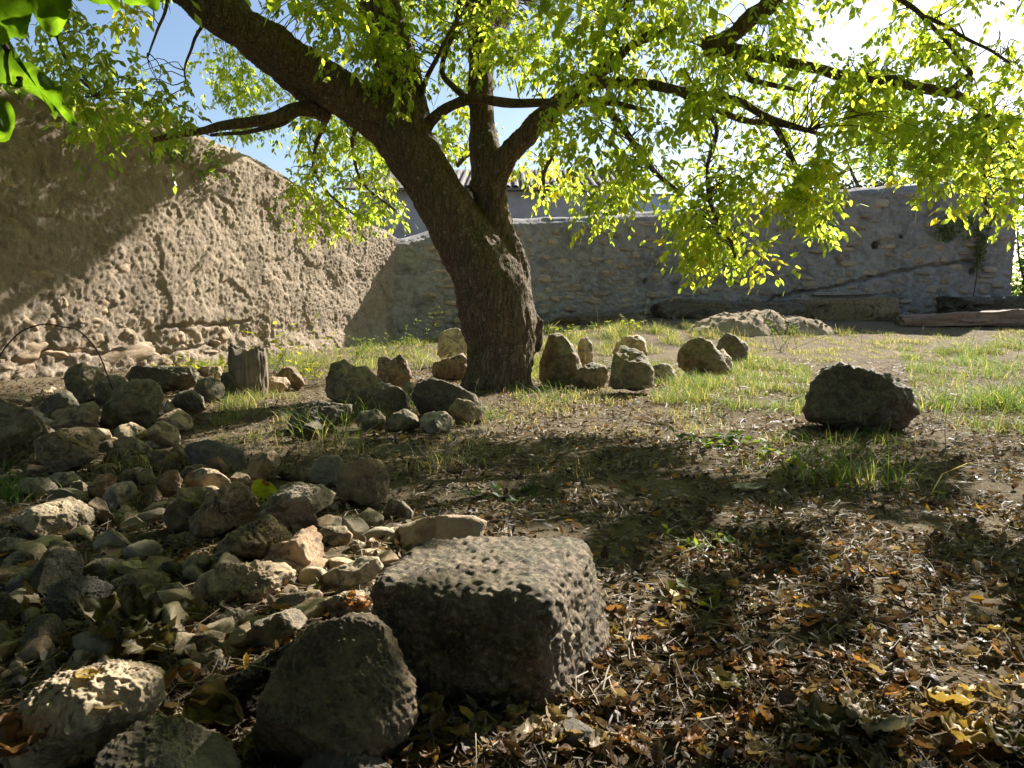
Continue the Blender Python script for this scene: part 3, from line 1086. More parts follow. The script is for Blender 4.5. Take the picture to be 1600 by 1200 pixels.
rock('grey triangular stone beside the broad pale boulder', [(140, 854), (154, 835), (170, 825), (191, 833), (210, 853), (206, 864), (175, 867), (148, 867)], 868, 'grey', group=BED)
rock('round pale cobble in the hollow below the grey block', [(186, 814), (195, 800), (210, 796), (224, 805), (222, 819), (200, 825)], 826, 'tan', group=BED)
rock('slanting tan stone with yellow leaves lying against it', [(215, 803), (240, 785), (262, 782), (258, 798), (230, 808)], 809, 'tan', group=BED)
rock('grey stone at the picture edge above the mossy dark ones', [(-12, 850), (10, 839), (35, 841), (46, 852), (42, 865), (10, 872), (-10, 868)], 873, 'grey', group=BED)
rock('low grey stone with a dry grass stem across it', [(5, 876), (20, 862), (45, 859), (60, 870), (52, 886), (15, 887)], 888, 'grey', group=BED)
rock('small white-topped stone among dry stems', [(84, 856), (100, 844), (119, 853), (112, 866), (90, 867)], 868, 'pale', group=BED)
rock('big dark lump behind the round blackish boulder', [(42, 920), (54, 886), (75, 862), (100, 854), (128, 859), (134, 880), (128, 912), (100, 935), (58, 930)], 938, 'dark', group=BED)
rock('round blackish boulder above the crumpled brown leaf', [(70, 942), (79, 915), (100, 902), (140, 899), (165, 907), (179, 915), (178, 937), (166, 961), (145, 974), (110, 974), (82, 959)], 978, 'slate', rough=0.8, group=BED)
rock('grey-green stone just behind the round blackish boulder', [(127, 888), (150, 873), (175, 871), (194, 885), (187, 908), (160, 910), (133, 902)], 911, 'grey', group=BED)
rock('small black pitted stone touching the round blackish boulder', [(180, 920), (190, 901), (208, 897), (223, 914), (226, 937), (216, 952), (190, 955), (178, 937)], 956, 'black', group=BED)
rock('dark sloping stone below the blackish boulder', [(38, 980), (60, 960), (85, 957), (101, 975), (115, 1003), (108, 1022), (70, 1026), (42, 1010)], 1028, 'dark', group=BED)
rock('dark rounded stone cut off by the picture edge', [(-40, 962), (-30, 930), (12, 926), (33, 944), (37, 967), (22, 990), (-25, 992)], 994, 'dark', group=BED)
rock('pale green stone beside curled leaves', [(243, 928), (258, 912), (280, 909), (294, 920), (283, 943), (255, 944)], 946, 'grey', group=BED)
rock('flat shaded stone behind the pale green one', [(215, 903), (234, 890), (255, 891), (273, 905), (258, 916), (230, 917)], 918, 'grey', group=BED)
rock('dark small cobble behind the long pale stone', [(243, 893), (254, 878), (275, 874), (287, 885), (283, 901), (255, 903)], 904, 'dark', group=BED)
rock('grey lump touching the end of the long pale stone', [(283, 878), (304, 864), (330, 867), (338, 886), (312, 903), (286, 895)], 905, 'grey', group=BED)
# ---- the middle of the rockery
rock('broad brown stone with a hollowed top, behind the long pale stone', [(331, 874), (343, 845), (360, 829), (395, 814), (420, 805), (446, 820), (458, 836), (454, 863), (420, 882), (370, 885)], 888, 'brown', rough=1.3, group=BED)
rock('pinkish stone with a sunlit peak beside the litter', [(413, 873), (424, 852), (450, 844), (470, 828), (490, 819), (504, 831), (508, 858), (510, 882), (497, 897), (470, 900), (433, 890)], 902, 'pink', rough=1.2, group=BED)
rock('long pale stone with a rounded nose', [(299, 930), (310, 900), (345, 880), (400, 877), (445, 879), (464, 891), (462, 902), (441, 908), (440, 928), (400, 945), (350, 955), (309, 953)], 958, 'tan', group=BED)
rock('tan cobble sitting behind the pinkish stone', [(496, 832), (510, 821), (540, 821), (553, 838), (547, 853), (520, 854), (501, 843)], 855, 'tan', group=BED)
rock('little round tan pebble beside the tan cobble', [(543, 853), (555, 842), (571, 848), (574, 860), (555, 864)], 865, 'tan', group=BED)
rock('second little tan pebble, nearer the flat orange-ended slab', [(569, 850), (580, 840), (593, 848), (592, 861), (575, 862)], 862, 'tan', group=BED)
rock('sunlit pale stone with a broken face beside the great block', [(502, 898), (520, 887), (550, 877), (570, 867), (591, 871), (600, 886), (584, 904), (575, 922), (545, 927), (520, 930), (505, 913)], 932, 'pale', group=BED)
rock('thin sunlit slab behind the broken-faced pale stone', [(545, 870), (565, 857), (590, 857), (606, 865), (592, 877), (560, 877)], 878, 'pale', thick=1.0, group=BED)
rock('low sunlit stone in front of the broken-faced pale stone', [(482, 953), (505, 935), (540, 925), (568, 921), (577, 938), (588, 947), (572, 965), (540, 970), (500, 973), (482, 966)], 975, 'pale', group=BED)
rock('white stone wedged under the low sunlit one', [(426, 938), (445, 929), (470, 924), (500, 921), (510, 936), (492, 952), (475, 960), (437, 953)], 961, 'pale', group=BED)
rock('light grey stone with a sunlit crown behind the black rough stone', [(384, 996), (398, 972), (420, 961), (455, 949), (470, 951), (485, 966), (472, 981), (443, 999), (427, 1020), (392, 1024)], 1026, 'grey', group=BED)
rock('tan wedge pressed against the sunlit-crowned grey stone', [(345, 1010), (363, 985), (390, 968), (396, 1000), (388, 1024), (358, 1024)], 1026, 'tan', group=BED)
rock('knobbly grey stone with a pale tip below the long pale stone', [(337, 970), (353, 952), (375, 949), (398, 965), (388, 983), (348, 991)], 992, 'grey', group=BED)
rock('flat oval grey stone among the curled green leaves', [(286, 1014), (298, 993), (330, 984), (355, 990), (348, 1010), (313, 1024)], 1025, 'tan', group=BED)
rock('small olive-grey stone with a white leaf beside it', [(301, 1038), (318, 1020), (345, 1014), (358, 1028), (353, 1049), (313, 1054)], 1055, 'grey', group=BED)
rock('wide pitted pale boulder with a yellow leaf on its sunlit top', [(22, 1120), (48, 1076), (90, 1056), (140, 1040), (190, 1030), (240, 1034), (258, 1050), (253, 1087), (238, 1110), (205, 1135), (175, 1175), (120, 1225), (40, 1240), (5, 1190)], 1240, 'pale', thick=0.95, rough=1.1, box=0.55, facets=4, group=BED)
rock('blue-grey boulder cut by the bottom edge of the picture', [(130, 1270), (155, 1180), (198, 1132), (245, 1110), (290, 1119), (330, 1139), (359, 1155), (375, 1195), (382, 1275), (260, 1310)], 1290, 'grey', rough=0.9, group=BED)
rock('tall leaning grey-brown boulder propped beside the great block', [(394, 1170), (405, 1100), (428, 1050), (458, 1000), (500, 971), (545, 959), (580, 957), (606, 980), (627, 1020), (648, 1070), (654, 1112), (638, 1155), (592, 1190), (500, 1230), (418, 1232), (395, 1205)], 1228, 'greybrown', thick=0.7, rough=0.8, facets=6, group=BED)
rock('black rough stone behind the leaning boulder', [(322, 1098), (355, 1062), (410, 1030), (468, 993), (505, 978), (490, 1015), (450, 1055), (425, 1105), (392, 1138), (340, 1122)], 1140, 'black', thick=1.0, rough=1.5, group=BED)
rock('flat grey stone under the leaning boulder at the bottom edge', [(450, 1260), (475, 1187), (520, 1170), (580, 1169), (612, 1200), (608, 1262)], 1262, 'slate', group=BED)
rock('small smooth grey stone at the foot of the great block', [(858, 1156), (873, 1128), (900, 1119), (927, 1139), (938, 1168), (922, 1180), (880, 1178)], 1182, 'slate', rough=0.6, name='rock')
# ---- behind the great block
rock('rounded brown-grey boulder behind the flat orange-ended slab', [(524, 764), (526, 735), (540, 722), (570, 715), (598, 719), (608, 740), (612, 763), (607, 789), (585, 795), (550, 787), (528, 776)], 797, 'brown', rough=0.9, group=BED)
rock('grey stone leaning behind the rounded brown-grey boulder', [(478, 749), (487, 725), (505, 711), (530, 711), (542, 725), (538, 758), (510, 766)], 767, 'grey', group=BED)
rock('low broad greenish slab sunk in the soil beside the lime leaf', [(398, 806), (424, 771), (450, 755), (500, 757), (528, 770), (518, 787), (494, 803), (500, 820), (455, 832), (415, 827)], 836, 'grey', thick=1.1, facets=4, rough=0.8, group=BED)
rock('thin dark slab behind the broad greenish one', [(431, 744), (445, 730), (475, 727), (483, 743), (460, 753)], 754, 'dark', group=BED)
rock('dark stone half hidden under the brown-grey boulder', [(596, 804), (609, 778), (630, 781), (648, 801), (643, 817), (608, 817)], 818, 'dark', group=BED)
# ---- stones by the post
rock('dark lump in front of the post', [(300, 614), (309, 593), (330, 587), (348, 594), (354, 611), (346, 626), (313, 629)], 630, 'dark', group=BED)
rock('dark upright stone touching the weathered post', [(341, 604), (347, 582), (365, 578), (381, 587), (384, 610), (366, 622), (346, 619)], 624, 'dark', group=BED)
rock('low dark stone between the flat slab and dry grass', [(265, 633), (277, 612), (300, 608), (319, 621), (323, 641), (293, 647)], 648, 'dark', group=BED)
rock('brown flat stone behind the dark lumps at the wall foot', [(303, 584), (314, 572), (345, 572), (352, 586), (330, 593)], 598, 'brown', group=BED)
rock('small pale stone pair-mate on the far side of the post', [(415, 603), (424, 588), (448, 589), (458, 606), (441, 614), (420, 613)], 615, 'tan', group=BED)
rock('brown pointed stone beyond the post with a sunlit flank', [(428, 588), (445, 572), (462, 570), (477, 600), (467, 611), (449, 604)], 612, 'brown', group=BED)
# ---- the ring round the tree
rock('twin-peaked brown standing stone in the ring', [(506, 622), (509, 590), (516, 568), (537, 559), (550, 570), (557, 573), (572, 570), (590, 584), (604, 597), (592, 616), (560, 632), (518, 632)], 634, 'moss', thick=0.6, group=RING)
rock('forked tan standing stone behind the twin-peaked one', [(588, 594), (590, 560), (598, 553), (612, 561), (625, 552), (638, 565), (647, 579), (642, 598), (625, 608), (598, 607)], 610, 'brown', thick=0.6, group=RING)
rock('dark humped rock with a worn pale crown in the ring', [(541, 634), (559, 612), (580, 602), (600, 598), (625, 604), (642, 617), (641, 638), (620, 651), (580, 653), (547, 648)], 654, 'dark', group=RING)
rock('broad dark rock at the end of the ring, partly behind grass', [(447, 660), (457, 640), (480, 631), (500, 623), (522, 629), (553, 632), (545, 658), (512, 671), (480, 678), (458, 678)], 680, 'dark', group=RING)
rock('small dark stone with dry grass leaning over it', [(460, 680), (474, 662), (497, 655), (506, 668), (500, 685), (475, 690)], 690, 'dark', group=RING)
rock('grey faceted stone behind the green grass tuft', [(552, 659), (564, 642), (590, 639), (604, 652), (601, 669), (568, 675)], 676, 'grey', group=RING)
rock('low brown-grey stone between two grey ones', [(597, 665), (614, 645), (635, 637), (652, 648), (658, 668), (630, 678), (602, 675)], 679, 'moss', group=RING)
rock('low grey stone nearest the tree in the front row of the ring', [(651, 660), (664, 645), (700, 641), (713, 655), (703, 674), (668, 679)], 680, 'grey', group=RING)
rock('large dark mossy rock lying against the tree foot', [(640, 626), (649, 598), (670, 590), (690, 592), (720, 604), (748, 620), (743, 645), (700, 653), (657, 650)], 658, 'dark', group=RING)
rock('dark stone with a sloping face in front of the tree foot', [(699, 640), (714, 622), (735, 624), (760, 648), (753, 660), (720, 662), (702, 655)], 664, 'moss', group=RING)
rock('pale cream standing stone just behind the trunk', [(682, 555), (684, 525), (694, 515), (712, 510), (726, 518), (740, 530), (738, 560), (715, 567), (693, 567)], 574, 'pale', thick=0.6, group=RING)
rock('brown stone under the pale cream one behind the trunk', [(672, 585), (679, 565), (700, 559), (724, 550), (738, 570), (730, 592), (688, 597)], 597, 'brown', group=RING)
rock('little light stone between the forked and dark rocks', [(626, 605), (634, 597), (646, 599), (649, 610), (636, 614)], 616, 'tan', group=RING)
rock('tall pointed brown standing stone beside the trunk', [(840, 596), (842, 560), (849, 535), (862, 514), (879, 520), (896, 540), (906, 560), (914, 573), (908, 595), (880, 605), (848, 603)], 606, 'moss', thick=0.6, group=RING)
rock('slim finger-like standing stone', [(903, 570), (902, 540), (908, 526), (918, 523), (925, 534), (928, 566), (920, 580)], 581, 'tan', thick=0.8, group=RING)
rock('low brown stone between two tall standing stones', [(887, 597), (904, 575), (925, 566), (946, 571), (953, 587), (948, 607), (903, 608)], 610, 'moss', group=RING)
rock('tall dark conical standing stone', [(946, 606), (951, 575), (960, 550), (972, 535), (987, 529), (1003, 539), (1013, 560), (1024, 580), (1022, 606), (985, 615), (953, 613)], 617, 'moss', thick=0.65, group=RING)
rock('pale stone showing behind the conical one', [(955, 552), (968, 528), (995, 522), (1010, 529), (1011, 562), (975, 568)], 574, 'tan', thick=0.6, group=RING)
rock('low grey-green stone at the foot of the conical one', [(1010, 590), (1022, 570), (1042, 566), (1056, 580), (1052, 597), (1022, 600)], 600, 'grey', group=RING)
rock('big domed brown standing stone with grass at its foot', [(1052, 572), (1059, 545), (1075, 530), (1095, 526), (1111, 534), (1126, 550), (1138, 570), (1128, 588), (1080, 592)], 594, 'moss', thick=0.7, group=RING)
rock('pale leaning slab against the domed stone', [(1112, 578), (1116, 552), (1130, 545), (1144, 560), (1146, 580), (1130, 586)], 586, 'tan', thick=0.8, group=RING)
rock('dark craggy stone at the far end of the ring', [(1116, 556), (1121, 530), (1135, 518), (1149, 525), (1166, 535), (1173, 548), (1170, 563), (1140, 568)], 570, 'dark', thick=0.7, group=RING)
rock('lone dark boulder sitting by itself on the open grass', [(1252, 645), (1257, 618), (1270, 596), (1286, 574), (1312, 562), (1335, 572), (1365, 575), (1400, 588), (1428, 610), (1433, 632), (1436, 648), (1417, 672), (1380, 677), (1335, 673), (1290, 666), (1260, 657)], 678, 'dark', thick=0.8, rough=1.25, sub=6, facets=3, box=0.8)

# ------------------------------------------------------------------ the great squared block in front
bFR, bFL, bBR = ground_hit(872, 1122), ground_hit(590, 1100), ground_hit(978, 1006)
bBL = bFL + bBR - bFR
tFR = at_y(866, 934, bFR[1] + 0.02)
tFL = at_y(562, 904, bFL[1] + 0.0)
tBR = at_y(932, 826, bBR[1] + 0.03)
tBL = at_y(645, 830, bBL[1] + 0.0)
for q in (bFR, bFL, bBR, bBL):
    q[2] -= 0.06
V, F = box_grid(84)
cr = np.array([[[bFL, tFL], [bBL, tBL]], [[bFR, tFR], [bBR, tBR]]])   # [x][y][z]
# soften the corners of the unit cube
ln = (np.abs(V) ** 8).sum(1) ** (1 / 8)
V = V / ln[:, None]
a = (V + 1) / 2
X = 0
for i in (0, 1):
    for j in (0, 1):
        for k in (0, 1):
            w = (a[:, 0] if i else 1 - a[:, 0]) * (a[:, 1] if j else 1 - a[:, 1]) * (a[:, 2] if k else 1 - a[:, 2])
            X = X + w[:, None] * cr[i, j, k]
cen = cr.reshape(-1, 3).mean(0)
N = (X - cen)
N /= np.linalg.norm(N, axis=1)[:, None]
FN = V ** 7
FN /= np.linalg.norm(FN, axis=1)[:, None]
e1, e2 = worley(X * 62 + 0.02 * 62 * np.stack([pn(X * 30), pn(X * 30 + 9), pn(X * 30 + 19)], -1))
d = 0.009 * pn(X * 4 + 2) + 0.005 * pn(X * 9) + 0.005 * pn(X * 21) + 0.0035 * pn(X * 48)
d += 0.004 * pn(X * 90) + 0.005 * (0.5 - e1) * (0.4 + 0.9 * sstep(-0.35, 0.2, pn(X * 5 + 8)))
d += 0.003 * pn(X * 70 + 3) - 0.005 * np.abs(pn(X * 17 + 3)) ** 0.6
edge_ = sstep(1.55, 1.75, np.sqrt((V ** 2).sum(1)))
d -= edge_ * 0.03 * sstep(-0.1, 0.5, pn(X * 11 + 5))
X = X + (0.5 * N + 0.5 * FN) * d[:, None]
bb_ = base_of(X)
M['block'] = rock_mat('rough_block', (0.165, 0.14, 0.108), (0.10, 0.085, 0.066), (0.28, 0.245, 0.19), 0.4, (0.45, 0.41, 0.33), moss=0.45, scale=6, dark=(0.06, 0.052, 0.04))
tag(link('stone_block', mesh_of('stone_block', X - bb_, F), M['block'], None, bb_), 'great rough squared stone block with a moss streak on top, largest in front', 'stone block')

# ------------------------------------------------------------------ slab behind the block, timber builders
def bent_box(L, W, H, n=24, seed=1, rough=0.006, ragged=0.0):
    """a timber along x, ends at 0 and L"""
    xs = np.linspace(0, L, n)
    ring = []
    k = 5
    e = [(-1 + 2 * i / k, -1) for i in range(k)] + [(1, -1 + 2 * i / k) for i in range(k)] + [(1 - 2 * i / k, 1) for i in range(k)] + [(-1, 1 - 2 * i / k) for i in range(k)]
    e = np.array(e)
    e = e / ((np.abs(e) ** 9).sum(1) ** (1 / 9))[:, None]
    m = len(e)
    Vv = np.array([(x, y * W / 2, (z + 1) * H / 2) for x in xs for y, z in e])
    Vv[:, 1] += rough * 2 * pn(np.stack([Vv[:, 0] * 1.5, Vv[:, 1] * 25, Vv[:, 2] * 25], -1) + seed)
    Vv[:, 2] += rough * 2 * pn(np.stack([Vv[:, 0] * 1.5, Vv[:, 1] * 25, Vv[:, 2] * 25], -1) + seed + 40)
    if ragged:
        end = Vv[:, 0] < L * 0.02
        Vv[end, 0] += ragged * pn(Vv[end] * np.array([1, 14, 14]) + seed)
    Fq = grid_faces(n, m, True).tolist()
    nb = len(Vv)
    Vv = np.vstack([Vv, Vv[:m].mean(0), Vv[-m:].mean(0)])
    Fq += [(nb, (i + 1) % m, i) for i in range(m)] + [(nb + 1, nb - m + i, nb - m + (i + 1) % m) for i in range(m)]
    return Vv, Fq


def place_timber(name, V, F, mat, loc, rz=0.0, ry=0.0, label=None, cat=None, parent=None, group=None, rx=0.0):
    o = link(name, mesh_of(name, V, F, smooth=False), M[mat], parent, loc)
    o.rotation_euler = (rx, ry, rz)
    return tag(o, label, cat, group)


rock('flat pale grey slab with an orange-tan broken end, just behind the great block', [(622, 822), (660, 809), (700, 804), (740, 806), (760, 815), (750, 845), (700, 862), (640, 864), (625, 850)], 866, 'slab', thick=1.2, rough=0.35, facets=2, box=0.25)

# ------------------------------------------------------------------ weathered post stump
g0 = ground_hit(388, 621)
V0, F0 = [], []
n_a, n_h = 72, 46
pxs = 6.0 / 1200
ang = np.linspace(0, 2 * math.pi, n_a, endpoint=False)
Hs = 73 * np.linalg.norm(g0 - EYE) / 1200
R0 = 26 * np.linalg.norm(g0 - EYE) / 1200
rows = []
for j in range(n_h):
    t = j / (n_h - 1)
    ca = np.cos(ang)
    topz = Hs * (1.0 - 0.13 * np.exp(-((ca + 0.15) / 0.28) ** 2) + 0.07 * sstep(0.3, 0.9, -ca) - 0.03 * sstep(0.3, 0.9, ca)) + 0.012 * np.sin(ang * 7) + 0.006 * np.sin(ang * 17)
    rad = R0 * (1.08 - 0.14 * t) * (1 + 0.05 * np.sin(ang * 3 + 1) + 0.035 * np.sin(ang * 9 + 2 * t) + 0.025 * np.sin(ang * 23 + 3 * t))
    rows.append(np.stack([np.cos(ang) * rad, np.sin(ang) * rad * 0.85, -0.04 + (topz + 0.04) * t], -1))
for rr_, dz in ((0.86, -0.01), (0.55, -0.05), (0.2, -0.07)):
    q = rows[n_h - 1].copy()
    q[:, :2] *= rr_
    q[:, 2] += dz + 0.01 * np.sin(ang * 5)
    rows.append(q)
PV = np.array(rows).reshape(-1, 3)
PV[:, :2] *= (1 + 0.12 * pn(PV * np.array([14, 14, 5]))[:, None] + 0.08 * pn(PV * np.array([60, 60, 8]))[:, None])
PV[:, 2] += 0.012 * pn(PV * 18 + 4) * (PV[:, 2] > 0.2)
st = link('wooden_post', mesh_of('wooden_post', PV, grid_faces(len(rows), n_a, True)), M['wood_grey'], None, g0)
tag(st, 'weathered broken wooden post stump with a notched top, standing among the stones', 'post')

# ------------------------------------------------------------------ wire hoop
pts = [(-14, 585), (2, 553), (15, 535), (35, 517), (60, 508), (78, 507), (100, 511), (118, 514), (135, 527), (150, 545), (160, 565), (168, 587), (176, 608), (180, 620)]
Yh = np.linspace(5.2, 5.45, len(pts))
hp = np.array([at_y(x, y, Y) for (x, y), Y in zip(pts, Yh)])
hp = smooth_path(hp, 5)
V, F = tube(hp, 0.005, 8)
b = base_of(V)
tag(link('wire_hoop', mesh_of('wire_hoop', V - b, F), M['rust'], None, b), 'thin rusty wire hoop arching out of the stones before the wall', 'wire hoop')

# ------------------------------------------------------------------ bank, blocks and timbers along the far wall
def far_rock(label, poly, Y, mat, **kw):
    poly = [(x, y) for x, y in poly]
    cx = sum(p[0] for p in poly) / len(poly)
    # row of the ground under it at distance Y
    z = float(gz((cx - 800) / FPX * Y, Y)[0])
    _, py, _ = proj(np.array([(cx - 800) / FPX * Y, Y, z]))
    return rock(label, poly, float(py), mat, Y=Y, **kw)


far_rock('dark rubble ledge running along the foot of the back wall', [(985, 512), (1000, 480), (1050, 466), (1120, 470), (1200, 472), (1262, 473), (1268, 500), (1240, 512), (1100, 516)], 13.9, 'slate', thick=0.45, name='rubble_ledge', sub=6, box=0.4, rough=1.1, cat='stone ledge')
far_rock('low earthy ledge behind the tall grass at the wall foot', [(848, 518), (870, 494), (930, 486), (990, 482), (1010, 500), (1000, 518), (920, 524)], 13.3, 'slate', thick=0.4, name='rubble_ledge', sub=6, box=0.45, cat='stone ledge')
far_rock('square-cut pale stone block at the end of the rubble ledge', [(1232, 504), (1236, 473), (1250, 469), (1390, 464), (1404, 466), (1407, 500), (1395, 506), (1300, 508)], 13.6, 'greybrown', thick=0.5, name='cut_stone', sub=6, box=0.3, rough=0.35, facets=2, cat='stone block')
far_rock('round pale stone set in the foot of the back wall', [(1043, 480), (1045, 466), (1056, 461), (1068, 467), (1070, 480), (1056, 486)], 14.2, 'grey', thick=0.7, sub=5)
far_rock('mound of grey earth behind the long beam', [(1395, 490), (1410, 470), (1470, 464), (1560, 463), (1640, 461), (1720, 470), (1700, 500), (1500, 500)], 13.9, 'slate', thick=0.6, name='earth_bank', sub=6, box=0.5, cat='earth bank')
# beam
pA, pB = at_y(1406, 504, 12.7), at_y(1640, 500, 12.8)
pA[2] = float(gz(pA[0], pA[1])[0]) - 0.01
dv = pB - pA
L = float(np.hypot(dv[0], dv[1])) + 0.8
V, F = bent_box(L, 0.26, 0.29, n=40, seed=9, rough=0.02, ragged=0.14)
V[:, 2] *= 0.55 + 0.65 * np.clip(V[:, 0] / L, 0, 1)
place_timber('timber_beam', V, F, 'wood_red', pA, math.atan2(dv[1], dv[0]), 0, 'long reddish squared timber beam with a split end, lying below the back wall', 'beam')
# two grey boards on the ledge, a part each
pA = at_y(1238, 471, 14.2)
pA[2] = at_y(1238, 470, 14.2)[2]
bs = thing('board_stack', 'weathered grey boards stacked on the ledge under the wall crack', 'boards', pA)
for k, (dx, dy, dz, ln_, w_) in enumerate(((0, 0.0, 0, 2.0, 0.2), (0.15, 0.06, 0.052, 1.7, 0.18), (0.35, -0.06, 0.104, 1.25, 0.16))):
    V, F = bent_box(ln_, w_, 0.05, n=20, seed=20 + k, rough=0.008, ragged=0.05)
    place_timber('board', V, F, 'wood_plank', (dx, dy, dz), 0.12 + 0.03 * k, 0, parent=bs)

# ------------------------------------------------------------------ heap of dug earth with clods
mc = ground_hit(1190, 524)
mc = at_y(1190, 500, 12.2)
mc[2] = float(gz(mc[0], mc[1])[0])
n_ = 110
ux, uy = np.meshgrid(np.linspace(-1.35, 1.35, n_ * 2), np.linspace(-0.75, 0.75, n_), indexing='ij')
ux, uy = ux.ravel(), uy.ravel()


def bumpz(cx, cy, rx, ry, h):
    q = ((ux - cx) / rx) ** 2 + ((uy - cy) / ry) ** 2
    return h * np.clip(1 - q, 0, None) ** 0.8


PP = np.stack([ux, uy, 0 * ux], -1)
hz_ = np.maximum.reduce([bumpz(-0.38, 0, 0.72, 0.55, 0.30), bumpz(0.05, 0.12, 0.52, 0.5, 0.34), bumpz(0.62, 0.05, 0.55, 0.5, 0.25), bumpz(-0.75, -0.1, 0.5, 0.4, 0.14)])
w1, w2 = worley(PP * 9 + 0.3)
hz_ = hz_ + (hz_ > 0.005) * (0.05 * pn(PP * 3.0) + 0.022 * pn(PP * 8) + 0.006 * pn(PP * 25))
hz_ = np.where(hz_ > 0.0, hz_, -0.02)
MV = np.stack([ux, uy, hz_ - 0.015 + gz(ux + mc[0], uy + mc[1]) - mc[2]], -1)
mound = thing('earth_heap', 'heap of freshly dug pale brown earth with clods, before the back wall', 'earth heap', mc)
HF = grid_faces(n_ * 2, n_)
HF = HF[(hz_[HF] > 0).any(1)]
link('heap', mesh_of('heap', MV, HF), M['mound'], mound)
cv, cf = stone_variants(5, 3, 700, 0.75, 0.18)
cme = []
for V in cv:
    m_ = mesh_of('clod', V * 0.04, cf)
    m_.materials.append(M['mound'])
    cme.append(m_)
for k in range(70):
    i = rng.integers(len(ux))
    while hz_[i] < 0.05 or uy[i] > 0.25:
        i = rng.integers(len(ux))
    o = link('clod', cme[k % 5], parent=mound, loc=(ux[i], uy[i], MV[i, 2] - 0.004))
    s = float(rng.uniform(0.01, 0.034)) / 0.04
    o.scale = (s * 1.3, s, s * 0.8)
    o.rotation_euler = tuple(rng.uniform(0, 6, 3))

# ================================================================== the tree
TY = 6.5


def limb(nodes, k=6):
    """nodes: pixel x, y, radius px, distance -> smooth path of (x,y,z,r)"""
    out = []
    for px, py, r, Y in nodes:
        p = at_y(px, py, Y)
        out.append((*p, r * Y / FPX))
    return smooth_path(out, k)


trunk_limbs = [
    [(778, 655, 80, TY), (779, 625, 66, TY), (780, 590, 55, TY), (783, 545, 56, TY), (779, 500, 61, TY), (768, 455, 58, TY), (748, 410, 50, TY), (718, 360, 44, TY), (688, 310, 41, TY), (660, 262, 41, TY), (632, 222, 40, TY), (600, 190, 36, TY), (540, 150, 34, TY - 0.1), (480, 108, 32, TY - 0.2), (400, 55, 31, TY - 0.4), (330, 12, 30, TY - 0.5), (265, -40, 27, TY - 0.6), (150, -130, 22, TY - 0.7), (40, -220, 14, TY - 0.8)],
    [(512, 168, 17, TY), (480, 150, 15, TY), (440, 118, 14, TY - 0.05), (395, 82, 13, TY), (345, 40, 12, TY + 0.1), (300, -10, 11, TY + 0.3), (240, -90, 8, TY + 0.6)],
    [(648, 250, 34, TY), (640, 205, 34, TY), (628, 140, 34, TY + 0.05), (610, 70, 33, TY + 0.1), (588, 0, 31, TY + 0.15), (560, -90, 28, TY + 0.3), (540, -200, 22, TY + 0.5), (545, -320, 14, TY + 0.7)],
    [(800, 470, 34, TY + 0.05), (795, 420, 31, TY + 0.1), (783, 375, 25, TY + 0.1), (772, 330, 24, TY + 0.1), (765, 290, 27, TY + 0.1), (760, 250, 25, TY + 0.1), (754, 200, 21, TY + 0.15), (750, 140, 20, TY + 0.2), (752, 70, 19, TY + 0.25), (750, 0, 19, TY + 0.3), (770, -90, 17, TY + 0.3), (830, -190, 13, TY + 0.3)],
    [(766, 285, 24, TY + 0.1), (790, 250, 19, TY), (820, 213, 16, TY - 0.05), (862, 172, 15, TY - 0.1), (900, 142, 14, TY - 0.2), (945, 104, 10, TY - 0.3), (992, 68, 8, TY - 0.4), (1060, 38, 6, TY - 0.5)],
    [(770, -90, 17, TY + 0.3), (880, -170, 15, TY + 0.1), (1020, -160, 15, TY - 0.2), (1140, -90, 15, TY - 0.4), (1215, -20, 15, TY - 0.5), (1170, 32, 14, TY - 0.5), (1130, 64, 13, TY - 0.5), (1100, 76, 12, TY - 0.5)],
    [(735, 284, 9, TY + 0.0), (748, 292, 12, TY + 0.05), (765, 300, 14, TY + 0.1)],
    [(838, 500, 10, TY - 0.05), (836, 520, 17, TY + 0.05), (826, 545, 20, TY + 0.1)],
    [(742, 655, 16, TY - 0.25), (752, 600, 18, TY - 0.2), (765, 530, 20, TY - 0.15), (762, 470, 16, TY - 0.1)],
    [(806, 655, 18, TY - 0.2), (806, 600, 18, TY - 0.15), (810, 540, 18, TY - 0.1), (812, 480, 14, TY - 0.08)],
    [(775, 660, 18, TY - 0.3), (778, 610, 15, TY - 0.28), (786, 560, 14, TY - 0.24)],
    [(722, 655, 12, TY - 0.02), (735, 610, 16, TY), (748, 560, 18, TY)],
]
nodes_all = []       # (x,y,z) along all wood, to hang twigs on
TV, TFq, off = [], [], 0
for nd in trunk_limbs:
    pth = limb(nd, 7)
    nodes_all.append(pth[:, :3])
    n = len(pth)
    V, F = tube(pth[:, :3], pth[:, 3], 14)
    fl = F.tolist()
    m = len(V)
    fl.append(list(range(13, -1, -1)))
    fl.append(list(range(m - 14, m)))
    TV.append(V)
    TFq += [[i + off for i in f] for f in fl]
    off += m
tm = mesh_of('trunk_raw', np.vstack(TV), TFq)
tmp = bpy.data.objects.new('trunk_raw', tm)
COL.objects.link(tmp)
rm = tmp.modifiers.new('r', 'REMESH')
rm.mode = 'VOXEL'
rm.voxel_size = 0.016
sm_ = tmp.modifiers.new('s', 'SMOOTH')
sm_.factor = 0.6
sm_.iterations = 6
dg = bpy.context.evaluated_depsgraph_get()
ev = tmp.evaluated_get(dg)
em = ev.to_mesh()
tv_ = np.zeros(len(em.vertices) * 3)
em.vertices.foreach_get('co', tv_)
tn_ = np.zeros(len(em.vertices) * 3)
em.vertices.foreach_get('normal', tn_)
tv_, tn_ = tv_.reshape(-1, 3), tn_.reshape(-1, 3)
tf_ = [list(p.vertices) for p in em.polygons]
ev.to_mesh_clear()
bpy.data.objects.remove(tmp)
